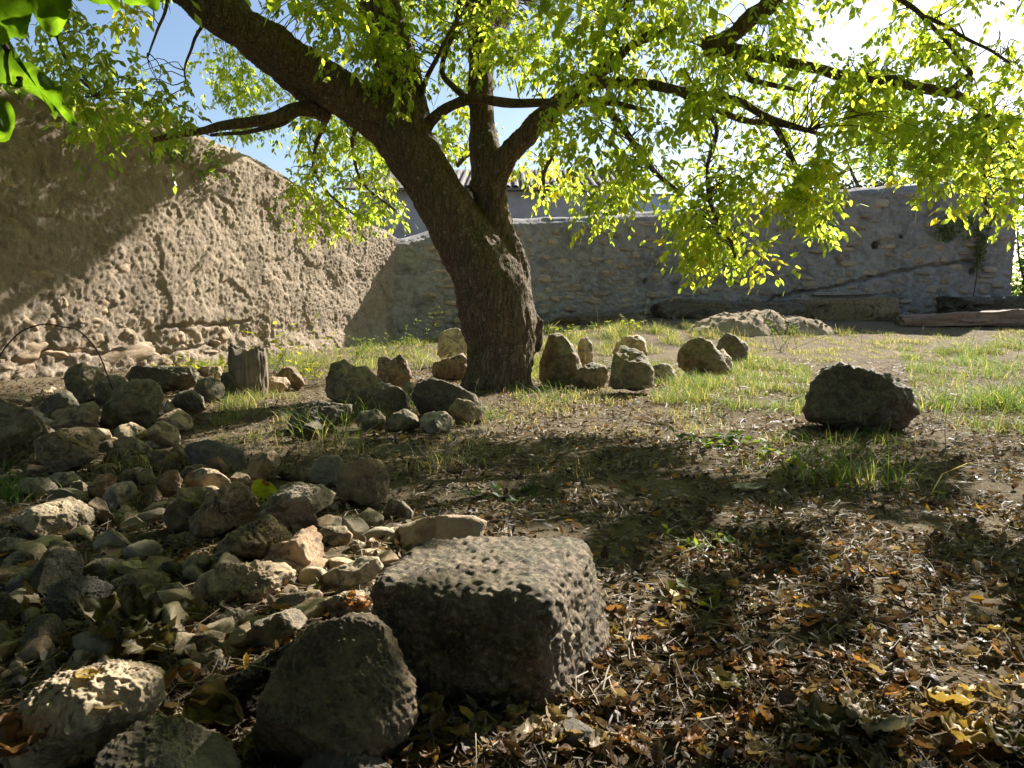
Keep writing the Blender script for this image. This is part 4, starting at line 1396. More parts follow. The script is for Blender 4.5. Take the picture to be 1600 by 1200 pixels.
if all(len(f) == 4 for f in tf_):
    tf_ = np.array(tf_)
lowt = sstep(1.7, 0.5, tv_[:, 2])
warp = tv_ + 0.03 * np.stack([pn(tv_ * 4), pn(tv_ * 4 + 9), 0 * tv_[:, 0]], -1)
fur = np.minimum(np.abs(pn(warp * np.array([24, 24, 4.5]) + 4)), 0.8 * np.abs(pn(warp * np.array([34, 34, 9.0]) + 14)) + 0.06) ** 0.65
dd = 0.018 * pn(tv_ * np.array([7, 7, 1.2])) + 0.012 * pn(tv_ * np.array([15, 15, 3]))
dd += (0.012 + 0.03 * lowt) * (fur - 0.4) + 0.004 * pn(tv_ * np.array([60, 60, 20])) + 0.03 * lowt * pn(tv_ * np.array([5, 5, 0.8]) + 3)
dd += 0.012 * pn(tv_ * 3.1) * (1 - lowt)
tv_ = tv_ + tn_ * dd[:, None]
tb = ground_hit(780, 614)
tb[1] = TY
tb[2] = 0.0
tree = thing('shade_tree', 'big leaning shade tree with forked dark trunk and hanging green leaves', 'tree', tb)
link('trunk', mesh_of('trunk', tv_ - tb, tf_), M['bark'], tree)

branches = [
    [(512, 180, 12, TY), (470, 170, 11, TY - 0.15), (420, 186, 8.5, TY - 0.3), (375, 193, 8, TY - 0.4), (320, 203, 6, TY - 0.5), (272, 210, 5, TY - 0.6), (240, 218, 4, TY - 0.7)],
    [(470, 172, 6, TY - 0.15), (435, 195, 4.5, TY - 0.1), (390, 205, 3.5, TY), (330, 212, 2.5, TY + 0.1)],
    [(662, 205, 10, TY), (678, 185, 9, TY - 0.05), (702, 165, 8, TY - 0.1), (742, 154, 8, TY - 0.1), (800, 160, 7, TY - 0.2), (870, 162, 6, TY - 0.4), (945, 160, 5, TY - 0.6), (1010, 172, 3.5, TY - 0.7)],
    [(880, 158, 8, TY - 0.15), (940, 130, 8, TY - 0.4), (1010, 132, 8, TY - 0.6), (1085, 147, 7, TY - 0.8), (1150, 158, 6.5, TY - 0.9), (1205, 185, 6, TY - 1.0), (1262, 205, 4, TY - 1.1)],
    [(1060, 143, 6, TY - 0.7), (1110, 165, 5, TY - 0.6), (1170, 190, 5, TY - 0.5), (1240, 197, 4, TY - 0.5), (1300, 215, 3, TY - 0.4)],
    [(1105, 76, 12, TY - 0.5), (1150, 78, 10, TY - 0.6), (1200, 90, 8, TY - 0.7), (1260, 104, 8, TY - 0.8), (1330, 120, 8, TY - 0.9), (1395, 126, 8, TY - 1.0), (1450, 140, 8, TY - 1.1), (1490, 148, 7, TY - 1.15), (1530, 170, 5, TY - 1.2), (1580, 220, 3.5, TY - 1.2)],
    [(1260, 104, 7, TY - 0.8), (1310, 118, 6, TY - 0.7), (1345, 140, 5, TY - 0.6), (1370, 140, 4, TY - 0.5)],
    [(1480, 146, 5, TY - 1.1), (1505, 125, 5, TY - 1.1), (1515, 112, 4, TY - 1.1), (1485, 75, 3, TY - 1.1), (1440, 25, 3.6, TY - 1.1), (1390, -10, 4.5, TY - 1.0), (1300, -70, 7, TY - 0.8), (1210, -100, 10, TY - 0.5)],
    [(1440, 25, 3.5, TY - 1.1), (1475, 40, 3, TY - 1.2), (1530, 70, 2.5, TY - 1.3), (1580, 100, 2, TY - 1.3)],
    [(1150, 80, 6, TY - 0.6), (1165, 120, 5, TY - 0.7), (1195, 130, 4, TY - 0.8), (1250, 140, 3, TY - 0.8)],
    [(945, 104, 7, TY - 0.3), (960, 60, 5, TY - 0.3), (975, 20, 4, TY - 0.3), (985, -30, 3, TY - 0.3)],
    [(735, 160, 6, TY - 0.1), (690, 110, 4, TY + 0.1), (712, 40, 4, TY + 0.2), (720, -20, 3, TY + 0.3)],
    [(652, 165, 5, TY), (668, 120, 4, TY - 0.1), (690, 75, 3, TY - 0.2), (715, 30, 3, TY - 0.2)],
    [(895, 146, 7, TY - 0.2), (950, 175, 6, TY - 0.5), (985, 215, 5, TY - 0.8), (1020, 265, 4, TY - 1.0), (1060, 300, 3, TY - 1.1)],
    [(1085, 148, 6, TY - 0.8), (1120, 200, 3.6, TY - 1.0), (1105, 260, 2.8, TY - 1.2), (1110, 320, 3.5, TY - 1.3), (1140, 375, 3, TY - 1.35), (1150, 415, 2, TY - 1.4)],
    [(1205, 186, 5, TY - 1.0), (1235, 240, 4, TY - 1.1), (1260, 300, 3, TY - 1.2), (1280, 350, 2, TY - 1.2)],
    [(1530, 170, 4, TY - 1.2), (1545, 230, 3.5, TY - 1.3), (1535, 290, 3, TY - 1.3), (1545, 335, 2, TY - 1.3)],
    [(330, 12, 4, TY - 0.5), (315, 40, 2.6, TY - 0.5), (300, 75, 2.2, TY - 0.5), (288, 110, 1.6, TY - 0.5), (300, 150, 1, TY - 0.5)],
    [(250, -50, 4, TY - 0.6), (262, 0, 2.6, TY - 0.7), (248, 45, 2, TY - 0.8), (230, 90, 1.3, TY - 0.9)],
    [(150, -130, 10, TY - 0.7), (120, -50, 5, TY - 0.9), (90, 20, 3, TY - 1.1), (100, 90, 2.2, TY - 1.2), (150, 150, 1.5, TY - 1.2)],
    [(520, 160, 6, TY + 0.05), (500, 210, 3.4, TY + 0.4), (490, 260, 2.6, TY + 0.7), (520, 310, 2, TY + 0.9), (580, 350, 2, TY + 1.0)],
    [(565, 175, 5, TY + 0.2), (550, 230, 2.8, TY + 0.7), (570, 290, 2, TY + 1.0), (620, 330, 2, TY + 1.2)],
    [(860, 172, 6, TY), (870, 220, 4, TY + 0.3), (850, 270, 3, TY + 0.5), (850, 310, 2, TY + 0.6)],
    [(770, 250, 5, TY + 0.2), (735, 240, 4, TY + 0.6), (715, 260, 3, TY + 0.8)],
    # limbs that carry the upper crown, going up and out of the picture
    [(588, 0, 20, TY), (650, -140, 16, TY + 1.5), (640, -260, 12, TY + 3.0), (600, -330, 7, TY + 4.2)],
    [(400, 55, 14, TY - 0.4), (330, -70, 12, TY + 0.6), (330, -140, 9, TY + 2.0), (380, -150, 6, TY + 3.4)],
    [(750, 0, 14, TY + 0.3), (820, -120, 12, TY + 1.4), (920, -170, 10, TY + 2.8), (980, -180, 6, TY + 4.2)],
    [(752, 70, 14, TY + 0.25), (790, 20, 12, TY + 2), (800, -10, 9, TY + 4), (740, 20, 5, TY + 5.6)],
    [(588, 0, 14, TY + 0.2), (600, 40, 10, TY + 2), (610, 70, 8, TY + 4), (590, 110, 4, TY + 5)],
    [(750, -20, 14, TY + 0.3), (780, -260, 13, TY - 0.9), (880, -460, 10, TY - 1.9), (980, -700, 6, TY - 2.8)],
    [(1215, -20, 12, TY - 0.5), (1320, -130, 11, TY - 0.9), (1500, -260, 9, TY - 1.4), (1750, -350, 6, TY - 1.8)],
    [(1140, -90, 12, TY - 0.4), (1250, -300, 10, TY - 1.2), (1400, -520, 8, TY - 2.1), (1560, -800, 5, TY - 2.9)],
    [(560, -90, 14, TY + 0.3), (420, -330, 11, TY - 0.6), (240, -560, 8, TY - 1.6), (100, -820, 5, TY - 2.6)],
]
for nd in branches:
    pth = limb(nd, 5)
    nodes_all.append(pth[:, :3])
    n = len(pth)
    wob = 0.012 * np.stack([pn(pth[:, :3] * 5 + 3), pn(pth[:, :3] * 5 + 13), pn(pth[:, :3] * 5 + 23)], -1)
    wob[0] = 0
    V, F = tube(pth[:, :3] + wob, pth[:, 3] * (1 + 0.12 * pn(pth[:, :3] * 9)), 9)
    link('branch', mesh_of('branch', V - tb, F), M['bark'], tree)
NODES = np.vstack(nodes_all)

# ------------------------------------------------------------------ where the sun reaches through (crown gaps)
LIT = [
    [(-40, 505), (60, 462), (200, 362), (350, 268), (450, 285), (640, 380), (640, 540), (420, 580), (0, 610), (-40, 610)],
    [(420, 575), (680, 545), (840, 515), (1600, 508), (1700, 510), (1700, 700), (1500, 690), (1240, 660), (1050, 640), (860, 640), (700, 575), (480, 600)],
    [(310, 640), (440, 600), (500, 610), (420, 700), (330, 690)],
    [(800, 610), (1100, 620), (1260, 670), (1230, 700), (1000, 690), (850, 700), (760, 680)],
    [(160, 650), (300, 640), (290, 700), (180, 700)],
    [(640, 730), (700, 700), (800, 715), (900, 705), (860, 740), (760, 770), (650, 775)],
    [(1270, 670), (1420, 690), (1410, 750), (1290, 750)],
    [(1440, 690), (1600, 680), (1700, 700), (1700, 740), (1500, 740)],
    [(1080, 700), (1260, 690), (1240, 730), (1120, 740)],
]
NEAR_LIT = [
    [(720, 855), (790, 832), (880, 832), (910, 850), (915, 885), (868, 925), (800, 910), (745, 895)],
    [(875, 925), (925, 880), (950, 930), (950, 1000), (930, 1050), (880, 1085), (868, 1010)],
    [(470, 835), (505, 826), (512, 870), (560, 862), (620, 820), (640, 835), (590, 870), (600, 890), (575, 930), (590, 950), (560, 975), (530, 960), (540, 925), (505, 900), (490, 870)],
    [(50, 1075), (140, 1035), (230, 1028), (255, 1050), (190, 1090), (130, 1130), (60, 1150), (35, 1120)],
    [(90, 1130), (150, 1100), (180, 1110), (120, 1150)],
    [(945, 945), (985, 930), (1030, 955), (1035, 985), (1000, 1005), (950, 1000)],
    [(1056, 871), (1090, 868), (1100, 890), (1065, 896)],
    [(1165, 935), (1205, 926), (1222, 955), (1200, 978), (1170, 965)],
    [(1290, 880), (1310, 850), (1400, 832), (1430, 845), (1380, 885), (1340, 905)],
    [(1335, 895), (1375, 885), (1405, 920), (1435, 960), (1425, 995), (1395, 988), (1370, 945)],
    [(1335, 1060), (1370, 1030), (1440, 1010), (1490, 998), (1560, 1035), (1570, 1080), (1530, 1092), (1470, 1085), (1440, 1110), (1380, 1125), (1350, 1100)],
    [(1150, 1085), (1190, 1072), (1240, 1085), (1235, 1112), (1170, 1112)],
    [(1037, 1165), (1060, 1125), (1120, 1120), (1110, 1160), (1060, 1190)],
    [(1442, 1150), (1475, 1105), (1545, 1110), (1550, 1150), (1500, 1200), (1450, 1200)],
    [(950, 1000), (985, 985), (978, 1030), (945, 1085), (930, 1110), (962, 1160), (945, 1200), (840, 1200), (850, 1165), (890, 1120), (925, 1060)],
    [(300, 748), (390, 750), (410, 800), (360, 775)],
    [(385, 750), (445, 752), (440, 800), (390, 800)],
    [(60, 790), (110, 780), (150, 805), (130, 830), (100, 800)],
    [(400, 970), (460, 948), (482, 962), (440, 985)],
    [(410, 880), (460, 885), (455, 905), (430, 900)],
    [(1240, 800), (1300, 790), (1320, 815), (1250, 825)],
    [(1500, 800), (1580, 770), (1610, 800), (1560, 830)],
    [(1120, 800), (1180, 790), (1190, 810), (1130, 820)],
    [(880, 760), (930, 750), (940, 775), (890, 785)],
    [(700, 800), (760, 790), (790, 815), (720, 825)],
]


def landing(P):
    """pixel where the shadow of the points P falls (ground or the side wall)"""
    P = np.atleast_2d(P)
    tg = (P[:, 2] - 0.06) / S[2]
    dn = (P[:, 0] - WA[0]) * wnor[0] + (P[:, 1] - WA[1]) * wnor[1]
    sn = S[0] * wnor[0] + S[1] * wnor[1]
    tw = dn / sn
    t = np.where((tw > 0) & (tw < tg), tw, tg)
    Q = P - t[:, None] * S
    px, py, z = proj(Q)
    hitw = (tw > 0) & (tw < tg)
    u = (Q[:, 0] - WA[0]) * wdir[0] + (Q[:, 1] - WA[1]) * wdir[1]
    over = hitw & (Q[:, 2] > wall_top(u))
    return np.where(z > 0.1, px, -9999), py, over


def lit_wanted(P):
    px, py, over = landing(P)
    m = np.zeros(len(px), bool)
    for poly in LIT:
        m |= inside(px, py, poly)
    return m & ~over


# ------------------------------------------------------------------ leaves
LEAFLET = np.array([(0, 0, 0), (0.40, 0.19, 0.03), (0.42, 0, -0.03), (0.40, -0.19, 0.03), (0.74, 0.12, 0.0), (0.74, -0.12, 0.0), (1.0, 0, -0.06)])
LEAFLET_F = np.array([(0, 2, 1), (0, 3, 2), (1, 2, 4), (2, 3, 5), (2, 6, 4), (2, 5, 6)])


def frames(d, roll):
    """orthonormal frames (n,3,3) with x along d"""
    d = d / np.linalg.norm(d, axis=1)[:, None]
    up = np.tile(np.array([0.0, 0, 1]), (len(d), 1))
    up[np.abs(d[:, 2]) > 0.95] = (1, 0, 0)
    y = np.cross(up, d)
    y /= np.linalg.norm(y, axis=1)[:, None]
    z = np.cross(d, y)
    c, s = np.cos(roll)[:, None], np.sin(roll)[:, None]
    return np.stack([d, c * y + s * z, -s * y + c * z], 1)


def leaves(pos, d, roll, size, cols, wid=1.0):
    """many leaflets at once -> V,F,C"""
    R = frames(d, roll)
    L = LEAFLET * np.array([1, wid, 1])
    V = pos[:, None] + size[:, None, None] * np.einsum('kj,njc->nkc', L, R)
    n = len(pos)
    F = (np.arange(n) * len(L))[:, None, None] + LEAFLET_F[None]
    return V.reshape(-1, 3), F.reshape(-1, 3), np.repeat(cols, len(L), 0)


GREENS = np.array([(0.081, 0.113, 0.026), (0.10, 0.132, 0.029), (0.116, 0.147, 0.031), (0.072, 0.101, 0.026), (0.136, 0.16, 0.033)])
YELLOW = np.array([(0.17, 0.175, 0.03), (0.20, 0.18, 0.03), (0.15, 0.175, 0.03)])


def compound(p, d, r, yel, size):
    """one pinnate leaf: positions, directions of its leaflets"""
    L = size * 1.7
    d = d / np.linalg.norm(d)
    side = np.cross(d, [0, 0, 1.0])
    side /= np.linalg.norm(side) + 1e-6
    sag = np.array([0, 0, -0.35])
    pos, dr = [], []
    for t, sgn in ((0.45, 1), (0.45, -1), (0.72, 1), (0.72, -1), (1.0, 0)):
        q = p + d * L * t + sag * L * t * t
        e = (d * (0.75 if sgn else 1.2) + side * sgn * 0.8 + np.array([0, 0, -0.55 - 0.3 * r.random()])) + r.normal(size=3) * 0.18
        pos.append(q)
        dr.append(e)
    base = (YELLOW[r.integers(3)] if r.random() < yel else GREENS[r.integers(5)]) * r.uniform(0.85, 1.2)
    return pos, dr, [base * r.uniform(0.9, 1.1) for _ in range(5)], [size * r.uniform(0.8, 1.1) for _ in range(5)]


REG = [  # outline in the picture, sprays, distance range, share of yellow leaves
    ([(60, 80), (130, 75), (180, 90), (240, 140), (320, 205), (310, 232), (215, 232), (150, 235), (95, 190), (60, 110)], 40, 5.0, 6.3, 0.0),
    ([(330, 60), (420, 110), (500, 150), (490, 215), (420, 235), (340, 225), (310, 150)], 40, 6.2, 11.0, 0.02),
    ([(560, 10), (640, 0), (660, 160), (590, 150)], 40, 8.5, 12.3, 0.04),
    ([(690, 0), (1000, -40), (1000, 110), (700, 150)], 80, 9.0, 12.6, 0.06),
    ([(500, 130), (620, 180), (640, 260), (560, 300), (490, 240)], 50, 8.5, 12.0, 0.04),
    ([(560, -120), (1000, -160), (1000, 0), (560, 0)], 110, 9.0, 12.8, 0.04),
    ([(40, 30), (120, 20), (160, 60), (90, 80)], 6, 5.0, 5.8, 0.0),
    ([(185, 0), (220, 0), (218, 50), (190, 55)], 4, 5.6, 6.2, 0.8),
    ([(420, 0), (555, 0), (560, 60), (530, 110), (500, 60), (440, 40)], 16, 5.2, 6.1, 0.12),
    ([(545, 60), (580, 60), (640, 170), (610, 160), (560, 110)], 8, 6.0, 6.3, 0.05),
    ([(560, 20), (630, 10), (640, 150), (590, 130)], 14, 5.9, 6.35, 0.02),
    ([(470, 190), (560, 190), (610, 230), (610, 300), (640, 350), (630, 372), (560, 350), (500, 370), (460, 360), (450, 320), (475, 260)], 62, 6.6, 8.6, 0.05),
    ([(455, 300), (500, 300), (530, 360), (545, 400), (520, 350), (470, 370)], 10, 6.6, 7.5, 0.1),
    ([(640, 0), (700, 0), (690, 40), (650, 40)], 8, 6.2, 7.0, 0.05),
    ([(690, 60), (760, 20), (760, 140), (700, 150)], 12, 6.4, 7.4, 0.1),
    ([(665, 190), (745, 170), (745, 240), (730, 300), (705, 280), (690, 240)], 18, 6.8, 8.2, 0.15),
    ([(745, 0), (1000, 0), (1000, 130), (880, 150), (780, 150), (745, 80)], 56, 5.4, 6.9, 0.06),
    ([(820, 140), (1000, 120), (1100, 160), (1240, 190), (1280, 270), (1200, 300), (1080, 310), (940, 290), (860, 240)], 76, 4.9, 6.6, 0.02),
    ([(790, 260), (880, 230), (900, 290), (870, 330), (835, 335), (810, 300)], 18, 6.6, 7.6, 0.45),
    ([(920, 280), (1000, 280), (990, 330), (965, 372), (935, 345)], 14, 5.2, 5.9, 0.06),
    ([(1000, 270), (1120, 290), (1130, 360), (1070, 400), (1055, 340)], 24, 4.9, 5.6, 0.06),
    ([(1060, 370), (1150, 380), (1212, 400), (1215, 436), (1150, 440), (1125, 462), (1110, 425), (1060, 410)], 24, 4.9, 5.4, 0.22),
    ([(1180, 250), (1290, 250), (1300, 330), (1298, 388), (1262, 370), (1220, 330)], 28, 5.0, 5.8, 0.08),
    ([(1110, 290), (1200, 290), (1195, 345), (1140, 350)], 10, 5.0, 5.8, 0.5),
    ([(1000, 0), (1180, 0), (1130, 60), (1100, 130), (1010, 120)], 34, 5.5, 6.8, 0.06),
    ([(1090, 70), (1260, 90), (1290, 200), (1110, 180)], 44, 5.2, 6.6, 0.03),
    ([(1180, 20), (1270, 30), (1260, 95), (1160, 90)], 14, 5.4, 6.4, 0.05),
    ([(1260, 110), (1360, 120), (1400, 180), (1380, 240), (1290, 220)], 38, 4.9, 6.0, 0.05),
    ([(1380, 130), (1500, 150), (1600, 100), (1640, 330), (1560, 340), (1500, 320), (1430, 285), (1390, 230)], 60, 4.6, 6.0, 0.06),
    ([(1490, 250), (1640, 250), (1640, 345), (1540, 352), (1490, 330)], 26, 4.6, 5.4, 0.22),
    ([(1400, 20), (1470, 60), (1560, 90), (1600, 80), (1600, 150), (1500, 140), (1430, 110)], 18, 5.0, 6.0, 0.03),
    ([(1270, 0), (1600, 0), (1600, 30), (1400, 30)], 12, 5.4, 6.4, 0.05),
    ([(1360, 130), (1400, 60), (1430, 80), (1440, 150)], 8, 5.4, 6.2, 0.02),
]
WSH = [(-300, 100), (0, 120), (300, 200), (350, 262), (200, 355), (60, 455), (-40, 500), (-300, 560)]
lr = np.random.default_rng(21)
anchors = []          # (P, yel, inframe)
for poly, cnt, y0, y1, yel in REG:
    pa = np.array(poly, float)
    lo, hi = pa.min(0), pa.max(0)
    got = 0
    while got < cnt:
        q = lo + lr.random(2) * (hi - lo)
        if not inside(q[:1], q[1:], poly)[0]:
            continue
        best = None
        for _ in range(14):
            P = at_y(q[0], q[1] - 22, lr.uniform(y0, y1))
            if best is None or not lit_wanted(P)[0]:
                best = P
            if y1 > 9:
                a_, b_, o2 = landing(P)
                if inside(a_, b_, WSH)[0] and not o2[0]:
                    break
            elif not lit_wanted(P)[0]:
                break
        anchors.append((best, yel))
        got += 1
nin = len(anchors)

# twigs: every spray is tied back to the nearest wood
tw = Bag()
lp, ld, lc, ls = [], [], [], []
near = []             # the compound leaves that show largest, built one by one


def spray(P, yel, r, n=9, size=0.075, spread=0.17, collect=False):
    ax = r.normal(size=3) * np.array([1, 1, 0.3])
    ax[2] -= 0.35
    ax /= np.linalg.norm(ax)
    for k in range(n):
        t = (k + 0.5) / n - 0.35
        p = P + ax * t * spread * 1.7 + r.normal(size=3) * spread * 0.34
        d = ax * 0.5 + r.normal(size=3) * 0.7
        d[2] -= 0.35
        a, b, c, s = compound(p, d, r, yel, size * r.uniform(0.8, 1.15))
        if collect:
            near.append((np.linalg.norm(p - EYE), a, b, c, s))
        else:
            lp.extend(a)
            ld.extend(b)
            lc.extend(c)
            ls.extend(s)


for P, yel in anchors:
    spray(P, yel, lr, n=int(lr.integers(9, 16)), size=0.061, collect=True)
    dd_ = np.linalg.norm(NODES - P, axis=1) + 0.4 * np.maximum(0, P[2] - NODES[:, 2])
    k = int(np.argmin(dd_))
    A = NODES[k]
    if dd_[k] < 2.2:
        mid = (A + P) / 2 + np.array([lr.normal() * 0.06, lr.normal() * 0.06, 0.05 + 0.05 * lr.random()])
        pth = smooth_path(np.array([A, A * 0.65 + mid * 0.35 + lr.normal(size=3) * 0.02, mid, P]), 3)
        V, F = tube(pth, np.linspace(0.0055, 0.0018, len(pth)), 4)
        tw.add(V, F)

n_in = None
# the crown above and beside the picture
seen = 0
cand = 0
while seen < 4200 and cand < 60000:
    cand += 1
    q = lr.normal(size=3)
    q /= np.linalg.norm(q)
    q *= lr.random() ** 0.33
    P = np.array([0.6, 6.2, 4.4]) + q * np.array([6.4, 6.6, 3.0])
    if P[2] < 2.1 or P[2] < 0.9 + 0.32 * abs(P[1]) * (P[1] < 2.2):
        continue
    px, py, z = proj(P)
    if z > 0 and -70 < px < 1670 and py > -60:
        continue
    if np.linalg.norm(P - EYE) < 2.0 or (z > 0 and -300 < px < 1900 and py > -500 and z < 4.2):
        continue
    spray(P, 0.06, lr, n=6, size=0.115, spread=0.2)
    seen += 1
n_out = len(lp)
tw.build('twigs', M['bark'], tree, tb)
tag(bpy.data.objects['twigs'], kind='stuff')
near_all = near


# a leaf goes where it would keep the sun off ground, wall or stone that lies in a sun patch
sx_ = np.array([math.cos(SUN_AZ), -math.sin(SUN_AZ), 0.0])
sy_ = np.cross(sx_, S)
CELL, NC = 0.025, 900


def sun_cells(polys, x0, x1, xs, y0, y1, ys, rad):
    g = np.zeros((NC, NC), bool)
    X, Y = np.meshgrid(np.arange(x0, x1, xs), np.arange(y0, y1, ys))
    X, Y = X.ravel().astype(float), Y.ravel().astype(float)
    w = np.stack([X / 45, Y / 45, 0 * X], -1)
    k = 1.0 + 0 * X
    wx = X + k * (13 * pn(w) + 6 * pn(w * 2.7))
    wy = Y + k * (9 * pn(w + 40) + 5 * pn(w * 2.7 + 7))
    m = np.zeros(len(X), bool)
    for poly in polys:
        m |= inside(wx, wy, poly)
    for px, py in zip(X[m], Y[m]):
        d = Vector(ray(px, py))
        d.normalize()
        h = scene.ray_cast(DG, Vector(EYE), d)
        if not h[0]:
            continue
        if (h[4].parent is not None and h[4].parent.name == 'shade_tree'):
            continue
        p = np.array(h[1])
        a, b = int((p @ sx_) / CELL + NC / 2), int((p @ sy_) / CELL + NC / 2)
        if rad < a < NC - rad and rad < b < NC - rad:
            g[a - rad:a + rad + 1, b - rad:b + rad + 1] = True
    return g


bpy.context.view_layer.update()
DG = bpy.context.evaluated_depsgraph_get()
g_near = sun_cells(NEAR_LIT, -20, 1640, 5, 740, 1215, 5, 1)
for px in range(0, 125, 6):
    for py in range(45, 205, 6):
        p = at_y(px, py, 1.22)
        a_, b_ = int((p @ sx_) / CELL + NC / 2), int((p @ sy_) / CELL + NC / 2)
        g_near[a_ - 1:a_ + 2, b_ - 1:b_ + 2] = True
g_far = sun_cells(LIT, -40, 1700, 7, 262, 770, 3, 3)


def in_cells(g, P):
    a = np.clip((P @ sx_) / CELL + NC / 2, 0, NC - 1).astype(int)
    b = np.clip((P @ sy_) / CELL + NC / 2, 0, NC - 1).astype(int)
    return g[a, b]




def is_fleck(P):
    a_, b_ = P @ sx_, P @ sy_
    return pn(np.stack([a_ * 7.5, b_ * 7.5, 0 * a_ + 3.3], -1)) > 0.1


near_all.sort(key=lambda t: t[0] + (100 if in_cells(g_near, np.array(t[1])).any() or in_cells(g_far, np.array(t[1])).sum() > 2 or is_fleck(np.array(t[1])).sum() > 2 else 0))
near = near_all
for _, a, b, c, s in near[300:]:
    lp.extend(a)
    ld.extend(b)
    lc.extend(c)
    ls.extend(s)
lp, ld, lc, ls = np.array(lp), np.array(ld), np.array(lc), np.array(ls)
rnd = lr.random(len(lp))
is_out = np.arange(len(lp)) < n_out
mid = lp + ld / np.linalg.norm(ld, axis=1)[:, None] * ls[:, None] * 0.5
near_hit = in_cells(g_near, lp) | in_cells(g_near, mid)
far_hit = in_cells(g_far, mid)
_lx, _lp, _lo = landing(mid)
sa, sb2 = mid @ sx_, mid @ sy_
fleck = pn(np.stack([sa * 7.5, sb2 * 7.5, 0 * sa + 3.3], -1)) + 0.35 * pn(np.stack([sa * 19, sb2 * 19, 0 * sa + 8.8], -1)) > np.where((_lp > 560) & (_lp < 800), 0.10, 0.46)
hold = pn(np.stack([sa * 6, sb2 * 6, 0 * sa + 13.3], -1)) > 0.30          # twigs that stay and dapple the lit ground
far_hit = (far_hit & ~hold) | (fleck & (is_out | (rnd < np.where((_lp > 640) & (_lp < 800), 0.68, 0.40))))
rnd = lr.random(len(lp))
kp = ~(near_hit & (rnd < np.where(is_out, 1.0, 0.93))) & ~(far_hit & (rnd < np.where(is_out, 0.97, 0.75)))
lp, ld, lc, ls, is_out = lp[kp], ld[kp], lc[kp], ls[kp], is_out[kp]
print('leaflets', len(lp), n_out)
rl = lr.normal(size=len(lp)) * 0.7
V, F, C = leaves(lp[~is_out], ld[~is_out], rl[~is_out], ls[~is_out], lc[~is_out], 1.4)
LEAFLET, LEAFLET_F, _keep = np.array([(0, 0, 0), (0.5, 0.2, 0.03), (1.0, 0, -0.06), (0.5, -0.2, 0.03)]), np.array([(0, 2, 1), (0, 3, 2)]), (LEAFLET, LEAFLET_F)
V2, F2, C2 = leaves(lp[is_out], ld[is_out], rl[is_out], ls[is_out], lc[is_out], 1.45)
LEAFLET, LEAFLET_F = _keep
tag(link('crown', mesh_of('crown', np.vstack([V, V2]) - tb, np.vstack([F, F2 + len(V)]), np.vstack([C, C2]), smooth=False), M['leaf'], tree), kind='stuff')
for _, a, b, c, s in near[:300]:
    V, F, C = leaves(np.array(a), np.array(b), lr.normal(size=5) * 0.5, np.array(s), np.array(c), 1.45)
    p = np.array(a[0])
    link('leaf', mesh_of('leaf', V - p, F, C, smooth=False), M['leaf'], tree, p - tb)

# ------------------------------------------------------------------ fig tree whose leaves reach into the corner
fg = np.array([-2.1, 0.5, 0.0])
fig = thing('fig_tree', 'fig tree with large dark lobed leaves reaching into the top corner', 'tree', fg)
pth = smooth_path(np.array([(-2.1, 0.5, -0.05, 0.09), (-2.0, 0.55, 0.6, 0.08), (-1.75, 0.7, 1.2, 0.06), (-1.45, 0.95, 1.6, 0.035), (-1.2, 1.15, 1.62, 0.018), (-0.95, 1.3, 1.55, 0.008)]), 6)
V, F = tube(pth[:, :3], pth[:, 3], 10)
link('trunk', mesh_of('trunk', V - fg, F), M['bark'], fig)
V, F = tube(smooth_path(np.array([(-1.2, 1.15, 1.62), (-1.05, 1.22, 1.52), tuple(at_y(22, 92, 1.25)), tuple(at_y(28, 122, 1.22))]), 5), np.linspace(0.009, 0.003, 16), 8)
link('branch', mesh_of('branch', V - fg, F), M['bark'], fig)


def lobed_leaf(outline, Y0, tilt, seed, px_mid):
    """a real-size lobed leaf sheet, cupped and wavy; outline in picture pixels, tilted out of the picture plane"""
    o = np.array(outline, float)
    c = o.mean(0)
    rings = 7
    pts = [c]
    for k in range(1, rings + 1):
        for q in o:
            pts.append(c + (q - c) * k / rings)
    pts = np.array(pts)
    n = len(o)
    dd_ = np.hypot(*(pts - c).T) / 100
    rs_ = np.random.default_rng(seed)
    Y = Y0 + tilt[0] * (pts[:, 0] - c[0]) / 1000 + tilt[1] * (pts[:, 1] - c[1]) / 1000 + 0.05 * dd_ ** 2 + 0.012 * pn(np.stack([pts[:, 0] / 26, pts[:, 1] / 26, 0 * dd_ + seed], -1))
    V = at_y(pts[:, 0], pts[:, 1], Y)
    F = [(0, 1 + i, 1 + (i + 1) % n) for i in range(n)]
    for k in range(rings - 1):
        a, b = 1 + k * n, 1 + (k + 1) * n
        F += [(a + i, b + i, b + (i + 1) % n, a + (i + 1) % n) for i in range(n)]
    return V, F


def dense_outline(o, k=4):
    P = np.array(o, float)
    P = np.vstack([P[-1], P, P[0], P[1]])
    out = []
    for i in range(1, len(P) - 2):
        for t in np.linspace(0, 1, k, endpoint=False):
            a, b, c, d = P[i - 1], P[i], P[i + 1], P[i + 2]
            out.append(0.5 * (2 * b + (c - a) * t + (2 * a - 5 * b + 4 * c - d) * t * t + (3 * b - a - 3 * c + d) * t ** 3))
    return out


